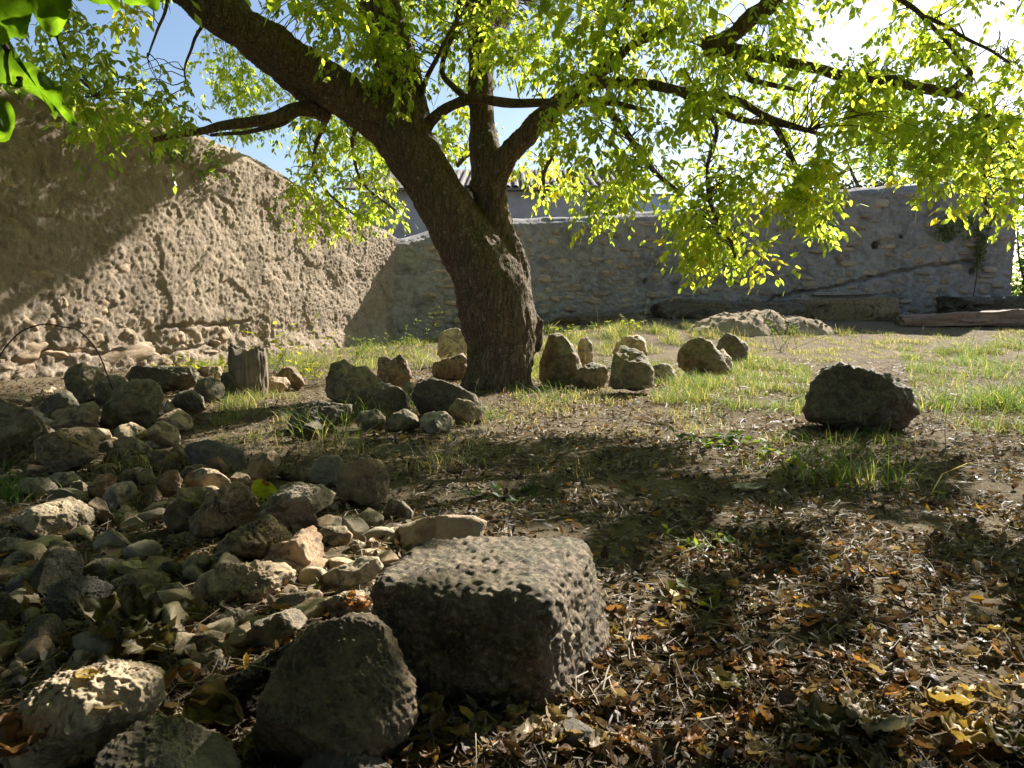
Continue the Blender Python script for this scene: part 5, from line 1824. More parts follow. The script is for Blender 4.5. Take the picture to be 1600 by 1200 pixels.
figs = [
    ([(10, 55), (22, 92), (48, 98), (62, 108), (88, 132), (97, 135), (98, 152), (116, 180), (121, 200), (104, 188), (92, 176), (86, 187), (78, 168), (58, 150), (35, 142), (10, 130), (-25, 125), (-30, 80)], 1.22, (0.06, -0.15), 1),
    ([(52, -30), (108, -40), (112, 5), (105, 30), (90, 55), (72, 50), (60, 35), (48, 10)], 1.25, (0.2, 0.2), 2),
    ([(-40, -40), (48, -30), (52, 10), (45, 40), (40, 60), (20, 58), (5, 70), (-30, 50)], 1.18, (0.1, 0.3), 3),
    ([(-40, 150), (2, 152), (18, 165), (24, 185), (20, 205), (8, 222), (-30, 210)], 1.2, (0.2, -0.3), 4),
    ([(130, -30), (168, -35), (185, 0), (188, 14), (178, 18), (172, 8), (150, 6), (132, -5)], 1.3, (0.2, 0.1), 5),
    ([(180, -40), (245, -40), (250, 5), (244, 18), (225, 8), (195, 5)], 1.3, (0.2, 0.1), 6),
]
for o, Y0, tilt, sd in figs:
    V, F = lobed_leaf(dense_outline(o, 3), Y0, tilt, sd, None)
    b = V.mean(0)
    link('leaf', mesh_of('leaf', V - b, F), M['fig'], fig, b - fg)

# unseen fig crown added over and behind the viewer to block sky light
fr_ = np.random.default_rng(8)
fo = np.array([(0, 0), (0.25, 0.10), (0.2, 0.34), (0.45, 0.22), (0.62, 0.40), (0.68, 0.16), (1.0, 0.0), (0.68, -0.16), (0.62, -0.40), (0.45, -0.22), (0.2, -0.34), (0.25, -0.10)])
fo3 = np.stack([fo[:, 0], fo[:, 1], -0.10 * fo[:, 0] ** 2 + 0.12 * np.abs(fo[:, 1])], -1)
ff = np.array([(0, i, i + 1) for i in range(1, 11)])
q = fr_.random((30000, 3)) * np.array([7.6, 4.6, 3.6]) + np.array([-4.4, -3.6, 0.2])
rr_ = ((q[:, 0] + 0.6) / 3.8) ** 2 + ((q[:, 1] + 1.2) / 2.4) ** 2 + ((q[:, 2] - 2.0) / 1.8) ** 2
px_, py_, zz_ = proj(q)
ok = (rr_ < 1) & ~((zz_ > -0.4) & (py_ > -330)) & (np.linalg.norm(q - EYE, axis=1) > 0.9)
q = q[ok]
d = fr_.normal(size=q.shape)
d[:, 2] = -0.35 + 0.3 * d[:, 2]
R_ = frames(d, fr_.normal(size=len(q)) * 0.4)
Vf = q[:, None] + fr_.uniform(0.13, 0.22, len(q))[:, None, None] * np.einsum('kj,njc->nkc', fo3, R_)
Ff = (np.arange(len(q)) * 12)[:, None, None] + ff[None]
tag(link('crown', mesh_of('crown', Vf.reshape(-1, 3) - fg, Ff.reshape(-1, 3), smooth=False), M['fig'], fig), kind='stuff')
for e_ in ((-2.4, -0.6, 2.6), (-1.0, -1.2, 2.9), (0.4, -1.2, 2.8), (-0.4, 0.1, 2.9)):
    pth = smooth_path(np.array([(-2.0, 0.55, 0.6, 0.07), (-1.9 * 0.6 + e_[0] * 0.4, 0.5 * 0.6 + e_[1] * 0.4, 1.7, 0.05), (*e_, 0.02)]), 5)
    V, F = tube(pth[:, :3], pth[:, 3], 8)
    link('branch', mesh_of('branch', V - fg, F), M['bark'], fig)

# ------------------------------------------------------------------ trees and scrub beyond the far wall
def bushy(name, label, cat, base, blobs, n, size, palette, trunk=None, mat='leaf', group=None, seed=1):
    r = np.random.default_rng(seed)
    t = thing(name, label, cat, base, group)
    base = np.asarray(base, float)
    pos, cols = [], []
    per = n // len(blobs)
    for cx, cy, cz, rx, ry, rz in blobs:
        q = r.normal(size=(per, 3))
        q /= np.linalg.norm(q, axis=1)[:, None]
        q *= (r.random(per) ** 0.4)[:, None]
        p = q * np.array([rx, ry, rz]) + np.array([cx, cy, cz])
        keep = pn((p + base) * 1.6 / max(0.4, rx) + 7) > -0.28
        p = p[keep]
        pos.append(p)
        cols.append(np.array(palette)[r.integers(len(palette), size=len(p))] * r.uniform(0.8, 1.2, (len(p), 1)))
    pos, cols = np.vstack(pos), np.vstack(cols)
    d = r.normal(size=pos.shape)
    d[:, 2] -= 0.5
    V, F, C = leaves(pos, d, r.normal(size=len(pos)), size * r.uniform(0.7, 1.3, len(pos)), cols, 1.3)
    if trunk:
        for pth in trunk:
            pth = smooth_path(np.array(pth), 4)
            Vt, Ft = tube(pth[:, :3], pth[:, 3], 7)
            link('trunk' if pth is trunk[0] else 'limb', mesh_of('limb', Vt, Ft), M['bark'], t)
    tag(link('crown', mesh_of('crown', V, F, C, smooth=False), M[mat], t), kind='stuff')
    return t


b1 = at_y(1385, 300, 20.5)
b1[2] = 0.35
bushy('background_tree', 'dark bushy tree with bare crooked stems behind the back wall', 'tree', b1,
      [(-0.5, 0, 4.1, 1.0, 1.0, 0.75), (0.5, 0.3, 4.6, 0.9, 0.9, 0.8), (-0.1, 0.3, 5.2, 0.8, 0.8, 0.6), (1.0, 0, 3.9, 0.6, 0.6, 0.4)], 5200, 0.12,
      [(0.05, 0.085, 0.02), (0.07, 0.11, 0.025), (0.10, 0.12, 0.03)],
      [[(0, 0, 0, 0.14), (0.05, 0, 2, 0.12), (0.1, 0, 3.4, 0.09), (0.0, 0.1, 4.8, 0.04)], [(0.05, 0, 2.2, 0.07), (-0.7, 0, 3.3, 0.05), (-1.1, 0.1, 4.2, 0.02)], [(0.05, 0, 2.4, 0.06), (0.9, 0, 3.4, 0.045), (1.2, 0, 4.3, 0.02)]], seed=3)
b2 = at_y(1520, 300, 24)
b2[2] = 0.35
bushy('background_tree', 'taller pale green tree further behind the wall by the corner', 'tree', b2,
      [(0, 0, 4.4, 1.6, 1.2, 1.0), (1.3, 0.3, 5.2, 1.3, 1.2, 1.0), (2.6, 0, 4.8, 1.4, 1.2, 1.2)], 5200, 0.15,
      [(0.08, 0.12, 0.03), (0.10, 0.14, 0.035), (0.13, 0.14, 0.04)],
      [[(0.8, 0, 0, 0.16), (0.8, 0, 2.4, 0.13), (0.9, 0, 4.2, 0.07), (1.2, 0.1, 5.4, 0.03)]], seed=5)
b3 = at_y(1270, 300, 19.0)
b3[2] = 0.35
bushy('dry_hedge', 'dry brown scrub showing over the top of the back wall', 'hedge', b3,
      [(-1.2, 0, 2.75, 1.0, 0.5, 0.45), (0.2, 0, 2.85, 1.0, 0.5, 0.5), (1.4, 0, 2.95, 1.0, 0.5, 0.45), (2.6, 0, 3.0, 1.0, 0.5, 0.4), (0, 0, 1.4, 2.4, 0.5, 1.2)], 4200, 0.11,
      [(0.22, 0.17, 0.10), (0.17, 0.13, 0.08), (0.13, 0.12, 0.05)], seed=8, mat='litter')
b4 = at_y(1606, 470, 15.0)
b4[2] = float(gz(b4[0], b4[1])[0])
bushy('evergreen_shrub', 'dark evergreen shrub filling the gap at the end of the back wall', 'shrub', b4,
      [(0.1, 0, 0.6, 0.55, 0.5, 0.6), (0.3, 0, 1.3, 0.6, 0.5, 0.55), (0.4, 0.1, 1.9, 0.6, 0.5, 0.5), (1.3, 0.2, 1.2, 0.9, 0.5, 1.1)], 6000, 0.10,
      [(0.03, 0.055, 0.02), (0.04, 0.07, 0.025), (0.025, 0.045, 0.018)],
      [[(0.1, 0, 0, 0.06), (0.2, 0, 1.0, 0.045), (0.3, 0, 2.0, 0.02)], [(0.1, 0, 0.2, 0.04), (-0.2, 0, 1.0, 0.02), (-0.3, 0.0, 1.6, 0.01)]], seed=9)
b5 = at_y(1470, 345, 14.68)
n5 = f_nor(np.array([f_px(1470, 345)[0]]))[0]
b5 = b5 + np.array([n5[0], n5[1], 0]) * 0.15
bushy('wall_creeper', 'green creeper hanging on the back wall next to the dark shrub', 'creeper', b5,
      [(0.0, 0, -0.15, 0.25, 0.10, 0.25), (0.45, 0.05, -0.05, 0.4, 0.12, 0.3), (0.8, 0.05, 0.0, 0.25, 0.10, 0.35), (0.72, 0.04, -0.55, 0.12, 0.08, 0.35)], 700, 0.075,
      [(0.05, 0.075, 0.03), (0.06, 0.085, 0.03), (0.04, 0.06, 0.025)], [[(0.6, 0, -1.6, 0.012), (0.66, 0, -0.9, 0.01), (0.6, 0, -0.2, 0.008), (0.2, 0, 0.0, 0.004)], [(0.66, 0, -0.9, 0.008), (0.8, 0, -0.4, 0.006), (0.85, 0, 0.2, 0.003)]], seed=12)
b6 = at_y(150, 180, 8.6)
u6, z6 = wall_px(np.array([150.0]), np.array([185.0]))
p6 = WA + u6[0] * wdir - 0.25 * wnor
b6 = np.array([p6[0], p6[1], z6[0]])
wd3 = np.array([wdir[0], wdir[1], 0])
bushy('wall_top_ivy', 'dark leafy growth draped over the top of the sunlit wall', 'ivy', b6,
      [tuple(wd3 * s_ + np.array([0, 0, zo])) + (0.45, 0.35, 0.22) for s_, zo in ((-1.6, 0.15), (-1.0, 0.12), (-0.4, 0.08), (0.2, -0.02), (0.8, -0.12), (1.4, -0.25))], 3000, 0.085,
      [(0.04, 0.07, 0.02), (0.055, 0.09, 0.02), (0.07, 0.11, 0.025)], seed=14)

# ================================================================== grass, weeds, litter
def blades(pos, h, w, lean, cols, r):
    """grass blades: 7 verts, 5 triangles each"""
    n = len(pos)
    az = r.random(n) * 2 * math.pi
    dx, dy = np.cos(az), np.sin(az)
    face = az + math.pi / 2 + r.normal(size=n) * 0.5
    sx, sy = np.cos(face), np.sin(face)
    out = []
    for t, ww in ((0, 1.0), (0.4, 0.85), (0.75, 0.55)):
        bx = pos[:, 0] + dx * lean * h * t ** 1.8
        by = pos[:, 1] + dy * lean * h * t ** 1.8
        bz = pos[:, 2] + h * (t - 0.28 * lean * t ** 2.2)
        for sg in (-1, 1):
            out.append(np.stack([bx + sg * sx * w * ww / 2, by + sg * sy * w * ww / 2, bz], -1))
    out.append(np.stack([pos[:, 0] + dx * lean * h, pos[:, 1] + dy * lean * h, pos[:, 2] + h * (1 - 0.28 * lean)], -1))
    V = np.stack(out, 1)
    F0 = np.array([(0, 1, 3), (0, 3, 2), (2, 3, 5), (2, 5, 4), (4, 5, 6)])
    F = (np.arange(n) * 7)[:, None, None] + F0[None]
    return V.reshape(-1, 3), F.reshape(-1, 3), np.repeat(cols, 7, 0)


GG = np.array([(0.085, 0.15, 0.03), (0.11, 0.18, 0.035), (0.07, 0.125, 0.03), (0.15, 0.20, 0.05)])
GS = np.array([(0.42, 0.36, 0.22), (0.34, 0.29, 0.17), (0.46, 0.41, 0.28), (0.27, 0.25, 0.11)])


def grass_cols(n, dry, r):
    g = GG[r.integers(4, size=n)]
    s = GS[r.integers(4, size=n)]
    m = (r.random(n) < dry)[:, None]
    return np.where(m, s, g) * r.uniform(0.8, 1.2, (n, 1))


gr = np.random.default_rng(33)
# (outline, blades per square metre, height, share of dry blades)
GZ = [
    ([(700, 505), (1090, 498), (1090, 535), (1000, 560), (860, 560), (840, 600), (700, 560)], 1500, 0.13, 0.4),
    ([(1100, 525), (1600, 512), (1700, 512), (1700, 560), (1400, 560), (1170, 575), (1100, 560)], 1500, 0.045, 0.6),
    ([(1400, 545), (1600, 525), (1700, 525), (1700, 690), (1500, 680), (1430, 640), (1420, 590)], 3200, 0.115, 0.2),
    ([(1010, 575), (1180, 560), (1270, 580), (1250, 650), (1150, 655), (1020, 630)], 3200, 0.095, 0.3),
    ([(1040, 640), (1250, 650), (1260, 700), (1080, 690)], 500, 0.06, 0.5),
    ([(1080, 675), (1240, 680), (1290, 730), (1240, 760), (1100, 720)], 420, 0.08, 0.25),
    ([(330, 640), (420, 610), (470, 620), (450, 690), (430, 720), (330, 690)], 2800, 0.075, 0.4),
    ([(280, 560), (680, 530), (690, 575), (500, 590), (330, 600), (290, 590)], 900, 0.10, 0.35),
    ([(430, 660), (760, 640), (760, 720), (520, 740), (430, 730)], 800, 0.07, 0.65),
    ([(780, 600), (960, 610), (960, 650), (800, 650)], 900, 0.06, 0.6),
    ([(820, 620), (1060, 600), (1100, 720), (900, 760), (700, 720)], 420, 0.045, 0.85),
    ([(1250, 660), (1420, 680), (1430, 770), (1240, 770)], 450, 0.09, 0.2),
    ([(840, 510), (1100, 500), (1330, 505), (1330, 525), (840, 535)], 500, 0.13, 0.5),
]
PB, HB, CB = [], [], []
for poly, dens, h, dry in GZ:
    pa = np.array(poly, float)
    c = np.array([ground_hit(min(max(x, -100), 1800), max(y, 497))[:2] for x, y in poly])
    lo, hi = c.min(0), c.max(0)
    n = int(dens * np.prod(hi - lo))
    n = int(n * 1.7)
    n = min(n, 90000)
    q = lo + gr.random((n, 2)) * (hi - lo)
    z = gz(q[:, 0], q[:, 1])
    P = np.stack([q[:, 0], q[:, 1], z], -1)
    px, py, _ = proj(P)
    clump = pn(np.stack([q[:, 0] * 2.2, q[:, 1] * 2.2, 0 * z + 4], -1)) + 0.6 * pn(np.stack([q[:, 0] * 7, q[:, 1] * 7, 0 * z + 9], -1))
    keep = inside(px, py, poly) & (clump + 0.5 * pn(np.stack([q[:, 0] * 18, q[:, 1] * 18, 0 * z + 2], -1)) + gr.normal(size=n) * 0.12 > 0.12)
    P = P[keep]
    PB.append(P)
    HB.append(h * gr.uniform(0.35, 1.25, len(P)) * (0.75 + 1.3 * clump[keep].clip(-0.3, 1)))
    CB.append(grass_cols(len(P), dry, gr))
P, h, c = np.vstack(PB), np.concatenate(HB), np.vstack(CB)
V, F, C = blades(P, h, 0.0024 + 0.0003 * (P[:, 1] - 4).clip(0, 8), gr.uniform(0.2, 1.5, len(P)), c, gr)
tag(link('grass', mesh_of('grass', V, F, C, smooth=False), M['grass']), 'thin green and straw coloured grass on the sunlit ground', kind='stuff')
print('grass', len(P))


def tuft(label, px, py, n, h, dry, spread=0.07, lean=(0.3, 1.2), w=0.005):
    g = ground_hit(px, py)
    r = np.random.default_rng(int(px * 3 + py))
    q = r.normal(size=(n, 2)) * spread * np.array([1.3, 0.8])
    P = np.stack([q[:, 0], q[:, 1], 0 * q[:, 0] - 0.01], -1)
    hh = h * r.uniform(0.35, 1.15, n)
    V, F, C = blades(P, hh, w, r.uniform(*lean, n), grass_cols(n, dry, r), r)
    tag(link('grass_tuft', mesh_of('grass_tuft', V, F, C, smooth=False), M['grass'], None, g), label, 'grass tuft', 'grass tufts among the stones')


tuft('tall bright green tuft in front of the lone dark boulder', 1330, 757, 150, 0.24, 0.1, 0.10)
tuft('green tuft with long drooping blades before the twin-peaked stone', 520, 690, 90, 0.24, 0.2, 0.07)
tuft('small fresh tuft between the dark humped rock and the grey faceted stone', 560, 655, 60, 0.22, 0.15, 0.05)
tuft('dark green tuft in front of the large mossy rock by the tree', 662, 640, 90, 0.22, 0.1, 0.06)
tuft('green tuft at the foot of the trunk', 762, 655, 110, 0.16, 0.15, 0.06)
tuft('bright tuft beside the trunk in front of the pointed stone', 862, 625, 110, 0.17, 0.15, 0.12)
tuft('rust-coloured dry tuft under the low brown stone', 905, 622, 90, 0.12, 0.95, 0.07)
tuft('pale dry tuft in front of the grey stones', 690, 735, 60, 0.15, 0.95, 0.08, (0.4, 1.5))
tuft('green tuft at the foot of the big domed stone', 1085, 602, 120, 0.20, 0.1, 0.14)
tuft('tall thin grass standing between the finger stone and the conical one', 930, 580, 110, 0.24, 0.2, 0.12)
tuft('pale long grass bending behind the trunk', 700, 580, 80, 0.36, 0.8, 0.12, (0.6, 1.5))
tuft('dry yellow grass in the hollow beside the rusty overhanging stone', 228, 735, 90, 0.13, 0.6, 0.07)
tuft('shaded dark green tuft beside the flat-faced grey stone', 8, 785, 60, 0.2, 0.0, 0.06)
tuft('thin dry tuft in front of the weathered post', 392, 640, 60, 0.16, 0.6, 0.08)
tuft('coarse green tuft behind the lone dark boulder', 1470, 640, 200, 0.2, 0.15, 0.12)
tuft('tall lush tuft at the edge of the open grass, furthest from the tree', 1570, 640, 260, 0.24, 0.1, 0.07)
tuft('bright tuft among the dry leaves between domed stone and lone boulder', 1170, 640, 110, 0.14, 0.15, 0.10)
tuft('bent grass at the back edge of the rockery', 470, 660, 40, 0.16, 0.4, 0.06)

# ------------------------------------------------------------------ weeds along the sunlit wall and other small plants
def weed(name, label, cat, px, py, n_st, h, spread, nl, size, pal, group=None, lw=1.3, seed=0, mat='grass', bend=0.35):
    g = ground_hit(px, py)
    r = np.random.default_rng(seed + int(px))
    t = thing(name, label, cat, g, group)
    sb_ = Bag()
    pos, d = [], []
    for k in range(n_st):
        b = np.array([*(r.normal(size=2) * spread * 0.4), -0.01])
        hh = h * r.uniform(0.55, 1.1)
        top = b + np.array([r.normal() * spread * bend * 2, r.normal() * spread * bend * 2, hh])
        pth = smooth_path(np.array([b, (b + top) / 2 + np.array([r.normal() * 0.02, r.normal() * 0.02, hh * 0.06]), top]), 4)
        V, F = tube(pth, np.linspace(0.003, 0.0012, len(pth)), 4)
        sb_.add(V, F)
        for _ in range(nl):
            s = r.uniform(0.3, 1.0)
            pos.append(pth[int(s * (len(pth) - 1))])
            d.append(np.array([r.normal(), r.normal(), 0.25 + 0.3 * r.normal()]))
    sb_.build('stems', M['stem'], t)
    bpy.context.view_layer.update() if False else None
    if nl:
        cols = np.array(pal)[r.integers(len(pal), size=len(pos))] * r.uniform(0.85, 1.2, (len(pos), 1))
        V, F, C = leaves(np.array(pos), np.array(d), r.normal(size=len(pos)) * 0.4, size * r.uniform(0.6, 1.2, len(pos)), cols, lw)
        tag(link('leaves', mesh_of('leaves', V, F, C, smooth=False), M[mat], t), kind='stuff')
    return t


YG = [(0.24, 0.26, 0.03), (0.30, 0.30, 0.03), (0.18, 0.22, 0.03)]
LG = [(0.13, 0.19, 0.03), (0.17, 0.21, 0.035), (0.10, 0.16, 0.03)]
WG = 'weeds along the foot of the sunlit wall'
weed('weed', 'low bright yellow-green weed just behind the weathered post', 'weed', 332, 592, 12, 0.26, 0.32, 9, 0.06, YG, WG, 1.9)
weed('weed', 'small yellow-green weed peeping over the long flat slab', 'weed', 255, 590, 8, 0.14, 0.22, 7, 0.05, YG, WG, 1.6)
weed('weed', 'taller weed with yellow leaf tips leaning on the wall', 'weed', 462, 582, 9, 0.62, 0.30, 8, 0.07, YG, WG, 1.3)
weed('weed', 'sprawling feathery weed at the wall foot next to the tall yellow one', 'weed', 432, 588, 24, 0.34, 0.42, 9, 0.045, LG, WG, 0.8)
weed('weed', 'bright yellow-green weed beside the twin-peaked stone', 'weed', 512, 602, 12, 0.34, 0.18, 9, 0.055, YG, WG, 1.7)
weed('weed', 'feathery weed at the wall behind the twin-peaked stone', 'weed', 545, 575, 12, 0.42, 0.28, 9, 0.06, LG, WG, 0.9)
weed('weed', 'light green weed by the shaded wall corner', 'weed', 620, 558, 14, 0.42, 0.42, 9, 0.055, LG, WG, 1.0)
weed('weed', 'thin weed with small leaves against the shaded wall beside the trunk', 'weed', 655, 545, 7, 0.62, 0.25, 8, 0.05, LG, WG, 1.2)
weed('weed', 'small bushy weed behind the standing stones', 'weed', 905, 522, 10, 0.22, 0.4, 8, 0.07, LG, None, 1.4)
weed('weed', 'small fresh green weed above the pale conical stones', 'weed', 985, 520, 8, 0.3, 0.2, 8, 0.07, YG, None, 1.6)
weed('weed', 'tall leafy weed at the edge of the earth heap', 'weed', 1222, 545, 12, 0.42, 0.28, 9, 0.06, LG, None, 0.9)
weed('seedling', 'broad-leaved green seedlings in the litter before the boulder', 'seedling', 1200, 725, 9, 0.11, 0.18, 8, 0.045, LG, 'low green plants in the litter', 2.0)
weed('seedling', 'leafy green patch on the ground nearer the ring of stones', 'seedling', 1120, 700, 8, 0.10, 0.16, 8, 0.045, [(0.08, 0.13, 0.03), (0.10, 0.16, 0.03)], 'low green plants in the litter', 2.0)
weed('seedling', 'small patch of tiny green leaves in the shaded litter', 'seedling', 1150, 865, 14, 0.05, 0.14, 6, 0.026, LG, 'low green plants in the litter', 2.0)
weed('seedling', 'two bright little green leaves beside the patch of tiny leaves', 'seedling', 1070, 862, 5, 0.035, 0.06, 5, 0.022, LG, 'low green plants in the litter', 2.0)
weed('seedling', 'dark green low leaf cluster on the bare soil path', 'seedling', 790, 775, 9, 0.05, 0.13, 7, 0.04, [(0.04, 0.07, 0.025), (0.05, 0.085, 0.03)], 'low green plants in the litter', 1.9)
weed('seedling', 'flat olive leaf cluster on the bare soil beside the great block', 'seedling', 1075, 942, 7, 0.03, 0.08, 6, 0.045, [(0.12, 0.14, 0.03), (0.16, 0.15, 0.03)], 'low green plants in the litter', 1.7)
weed('seedling', 'lone bare stem with one bright lime leaf pair near its foot', 'seedling', 1478, 775, 2, 0.02, 0.02, 3, 0.05, [(0.40, 0.42, 0.05)], None, 1.8)
g = ground_hit(1474, 772)
V, F = tube(smooth_path(np.array([(0, 0, -0.01), (0.004, 0, 0.12), (-0.004, 0.01, 0.26), (0.002, 0.01, 0.34)]), 5), np.linspace(0.0022, 0.001, 16), 5)
tag(link('dry_stalk', mesh_of('dry_stalk', V, F), M['straw'], None, g), 'single thin upright dry stalk standing in the litter before the boulder', 'stalk', 'dry stalks')
stalks = [(1517, 546, 0.30, 0.12), (1212, 512, 0.5, 0.0), (1005, 530, 0.6, 0.08), (935, 525, 0.62, -0.1), (1440, 545, 0.3, 0.02), (1590, 560, 0.35, 0.1), (740, 645, 0.22, 0.03), (695, 740, 0.2, 0.02), (1180, 535, 0.3, -0.05), (1345, 545, 0.25, 0.03)]
for k, (px, py, h, ln_) in enumerate(stalks):
    g = ground_hit(px, py)
    V, F = tube(smooth_path(np.array([(0, 0, -0.01), (ln_ * 0.2, 0, h * 0.5), (ln_ * 0.6, 0.02, h * 0.85), (ln_, 0.03, h)]), 5), np.linspace(0.003, 0.0015, 16), 5)
    bg_ = Bag()
    bg_.add(V, F)
    for t in range(9):
        p = np.array([ln_ * (0.7 + 0.04 * t), 0.02, h * (0.86 + 0.018 * t)])
        v2, f2 = tube(np.array([p, p + np.array([0.012 * math.cos(t * 2.4), 0.012 * math.sin(t * 2.4), 0.016])]), [0.0035, 0.001], 4)
        bg_.add(v2, f2)
    o = bg_.build('dry_stalk', M['straw'], None, (0, 0, 0))
    o.location = g
    tag(o, 'slender dry grass stalk with a seed head standing above the thin grass', 'stalk', 'dry seed stalks in the thin grass')

# ------------------------------------------------------------------ dead leaves and straw covering the ground: nobody could count them
lt = np.random.default_rng(55)
LL = np.array([(0, 0, 0), (0.3, 0.24, 0.10), (0.35, 0, 0.0), (0.3, -0.24, 0.10), (0.72, 0.2, 0.12), (0.72, 0, 0.03), (0.72, -0.2, 0.12), (1.0, 0, 0.14)])
LLF = np.array([(0, 2, 1), (0, 3, 2), (1, 2, 5), (1, 5, 4), (2, 3, 6), (2, 6, 5), (4, 5, 7), (5, 6, 7)])
LCOL = np.array([(0.15, 0.10, 0.065), (0.10, 0.072, 0.052), (0.22, 0.165, 0.115), (0.30, 0.25, 0.18), (0.075, 0.055, 0.042), (0.19, 0.165, 0.13), (0.42, 0.36, 0.26), (0.40, 0.20, 0.06), (0.52, 0.34, 0.07), (0.22, 0.19, 0.08)])
LPR = np.array([0.17, 0.20, 0.13, 0.09, 0.19, 0.11, 0.04, 0.02, 0.02, 0.03])


def litter_density(px, py, P):
    d = np.full(len(px), 0.16)
    d = np.where(inside(px, py, [(600, 560), (1700, 640), (1700, 1300), (560, 1300), (560, 700)]), 0.75, d)
    d = np.where(inside(px, py, [(880, 980), (1050, 860), (1200, 820), (1700, 760), (1700, 1300), (700, 1300), (860, 1120)]), 1.0, d)
    d = np.where(inside(px, py, [(640, 700), (860, 690), (1000, 800), (1070, 950), (1060, 1010), (950, 1010), (930, 830), (650, 800)]), 0.6, d)
    d = np.where(inside(px, py, [(-100, 700), (560, 700), (600, 1300), (-100, 1300)]), 0.8, d)
    d = np.where(inside(px, py, [(-100, 570), (480, 560), (480, 700), (-100, 700)]), 0.55, d)
    d = np.where(inside(px, py, [(1100, 520), (1700, 510), (1700, 600), (1100, 580)]), 0.14, d)
    return d


def scatter(n, x0, x1, y0, y1, power=1.0, lawn=0.0):
    x = lt.uniform(x0, x1, n)
    y = y0 + (y1 - y0) * lt.random(n) ** power
    x = x * np.clip(y / 4.0, 0.45, 2.0)
    z = gz(x, y)
    P = np.stack([x, y, z], -1)
    px, py, zz = proj(P)
    keep = (lt.random(n) < np.maximum(litter_density(px, py, P), lawn * (py < 800) * (px > 430))) & (px > -120) & (px < 1720) & (py < 1330)
    cl = pn(np.stack([x * 2.5, y * 2.5, 0 * x], -1)) + 0.8 * pn(np.stack([x * 7, y * 7, 0 * x + 5], -1)) + lt.normal(size=n) * 0.3 > -0.25
    return P[keep & cl]


P = scatter(85000, -2.9, 2.9, 0.95, 8.5, 1.5)
n = len(P)
P[:, 2] += lt.uniform(0.002, 0.014, n)
size = 0.009 + 0.034 * lt.random(n) ** 1.4
d = np.stack([lt.normal(size=n), lt.normal(size=n), lt.normal(size=n) * 0.28 + 0.08], -1)
R = frames(d, lt.normal(size=n) * 0.55)
curl = lt.uniform(-1.6, 3.2, n)
L = LL[None] * np.stack([np.ones(n), lt.uniform(0.6, 1.3, n), curl], -1)[:, None, :]
V = P[:, None] + size[:, None, None] * np.einsum('nkj,njc->nkc', L, R)
F = (np.arange(n) * 8)[:, None, None] + LLF[None]
c = LCOL[lt.choice(len(LCOL), n, p=LPR)] * lt.uniform(0.45, 1.1, (n, 1))
tag(link('leaf_litter', mesh_of('leaf_litter', V.reshape(-1, 3), F.reshape(-1, 3), np.repeat(c, 8, 0), smooth=False), M['litter']), 'brown and yellow leaf litter spread over the shaded earth', kind='stuff')
print('litter', n)

# straw, dead stems and fine twigs
P = scatter(76000, -2.9, 3.0, 1.0, 9.5, 1.1, 0.75)
n = len(P)
az = lt.random(n) * 6.283
ln_ = lt.uniform(0.015, 0.09, n) * (lt.random(n) ** 0.6 + 0.35)
w = lt.uniform(0.0004, 0.0011, n) * (1 + 0.16 * P[:, 1])
bend = lt.normal(size=n) * 0.22
lift = lt.uniform(0.0, 0.024, n)
tilt = lt.normal(size=n) * 0.16
q = []
for t, bz in ((-0.5, 0.0), (-0.1, 1.0), (0.5, 0.2)):
    cx = P[:, 0] + np.cos(az) * ln_ * t - np.sin(az) * bend * ln_ * bz * 0.5
    cy = P[:, 1] + np.sin(az) * ln_ * t + np.cos(az) * bend * ln_ * bz * 0.5
    cz = P[:, 2] + 0.006 + lift * (0.5 + 0.5 * bz) + tilt * ln_ * (t + 0.5) * (tilt > 0)
    for sg in (-1, 1):
        q.append(np.stack([cx - sg * np.sin(az) * w, cy + sg * np.cos(az) * w, cz + sg * w * 0.6], -1))
V = np.stack(q, 1)
F0 = np.array([(0, 1, 3), (0, 3, 2), (2, 3, 5), (2, 5, 4)])
F = (np.arange(n) * 6)[:, None, None] + F0[None]
sc_ = np.array([(0.25, 0.20, 0.135), (0.20, 0.155, 0.10), (0.16, 0.12, 0.08), (0.10, 0.075, 0.055), (0.30, 0.245, 0.17)])
c = sc_[lt.integers(5, size=n)] * lt.uniform(0.5, 1.1, (n, 1))
tag(link('straw', mesh_of('straw', V.reshape(-1, 3), F.reshape(-1, 3), np.repeat(c, 6, 0), smooth=False), M['litter']), 'dry straw and fine dead stems strewn among the leaves', kind='stuff')
print('straw', n)

# gravel and crumbs of soil
V1, F1 = ico(1)
gv = [V1 * (1 + 0.25 * pn(V1 * 1.5 + 9 * k)[:, None]) * np.array([1.2, 0.9, 0.65]) for k in range(6)]
x = lt.uniform(-1.6, 1.9, 40000)
y = 1.0 + 5.5 * lt.random(40000) ** 1.4
x = x * np.clip(y / 2.5, 0.55, 1.6)
P = np.stack([x, y, gz(x, y)], -1)
px, py, _ = proj(P)
den = np.where(inside(px, py, [(640, 700), (900, 690), (1000, 800), (1080, 950), (1060, 1010), (950, 1010), (930, 830), (650, 800)]), 0.5, 0.17)
P = P[lt.random(len(P)) < den]
bgv = Bag()
s = 0.0025 + 0.010 * lt.random(len(P)) ** 3
for k in range(len(P)):
    rz_ = lt.random() * 6.28
    cth, sth = math.cos(rz_), math.sin(rz_)
    v = gv[k % 6] * s[k]
    v = np.stack([v[:, 0] * cth - v[:, 1] * sth, v[:, 0] * sth + v[:, 1] * cth, v[:, 2]], -1) + P[k] + np.array([0, 0, s[k] * 0.2])
    bgv.add(v, F1)
tag(bgv.build('gravel', M['tan'], None), 'small crumbs of soil and gravel on the bare path', kind='stuff')
print('gravel', len(P))

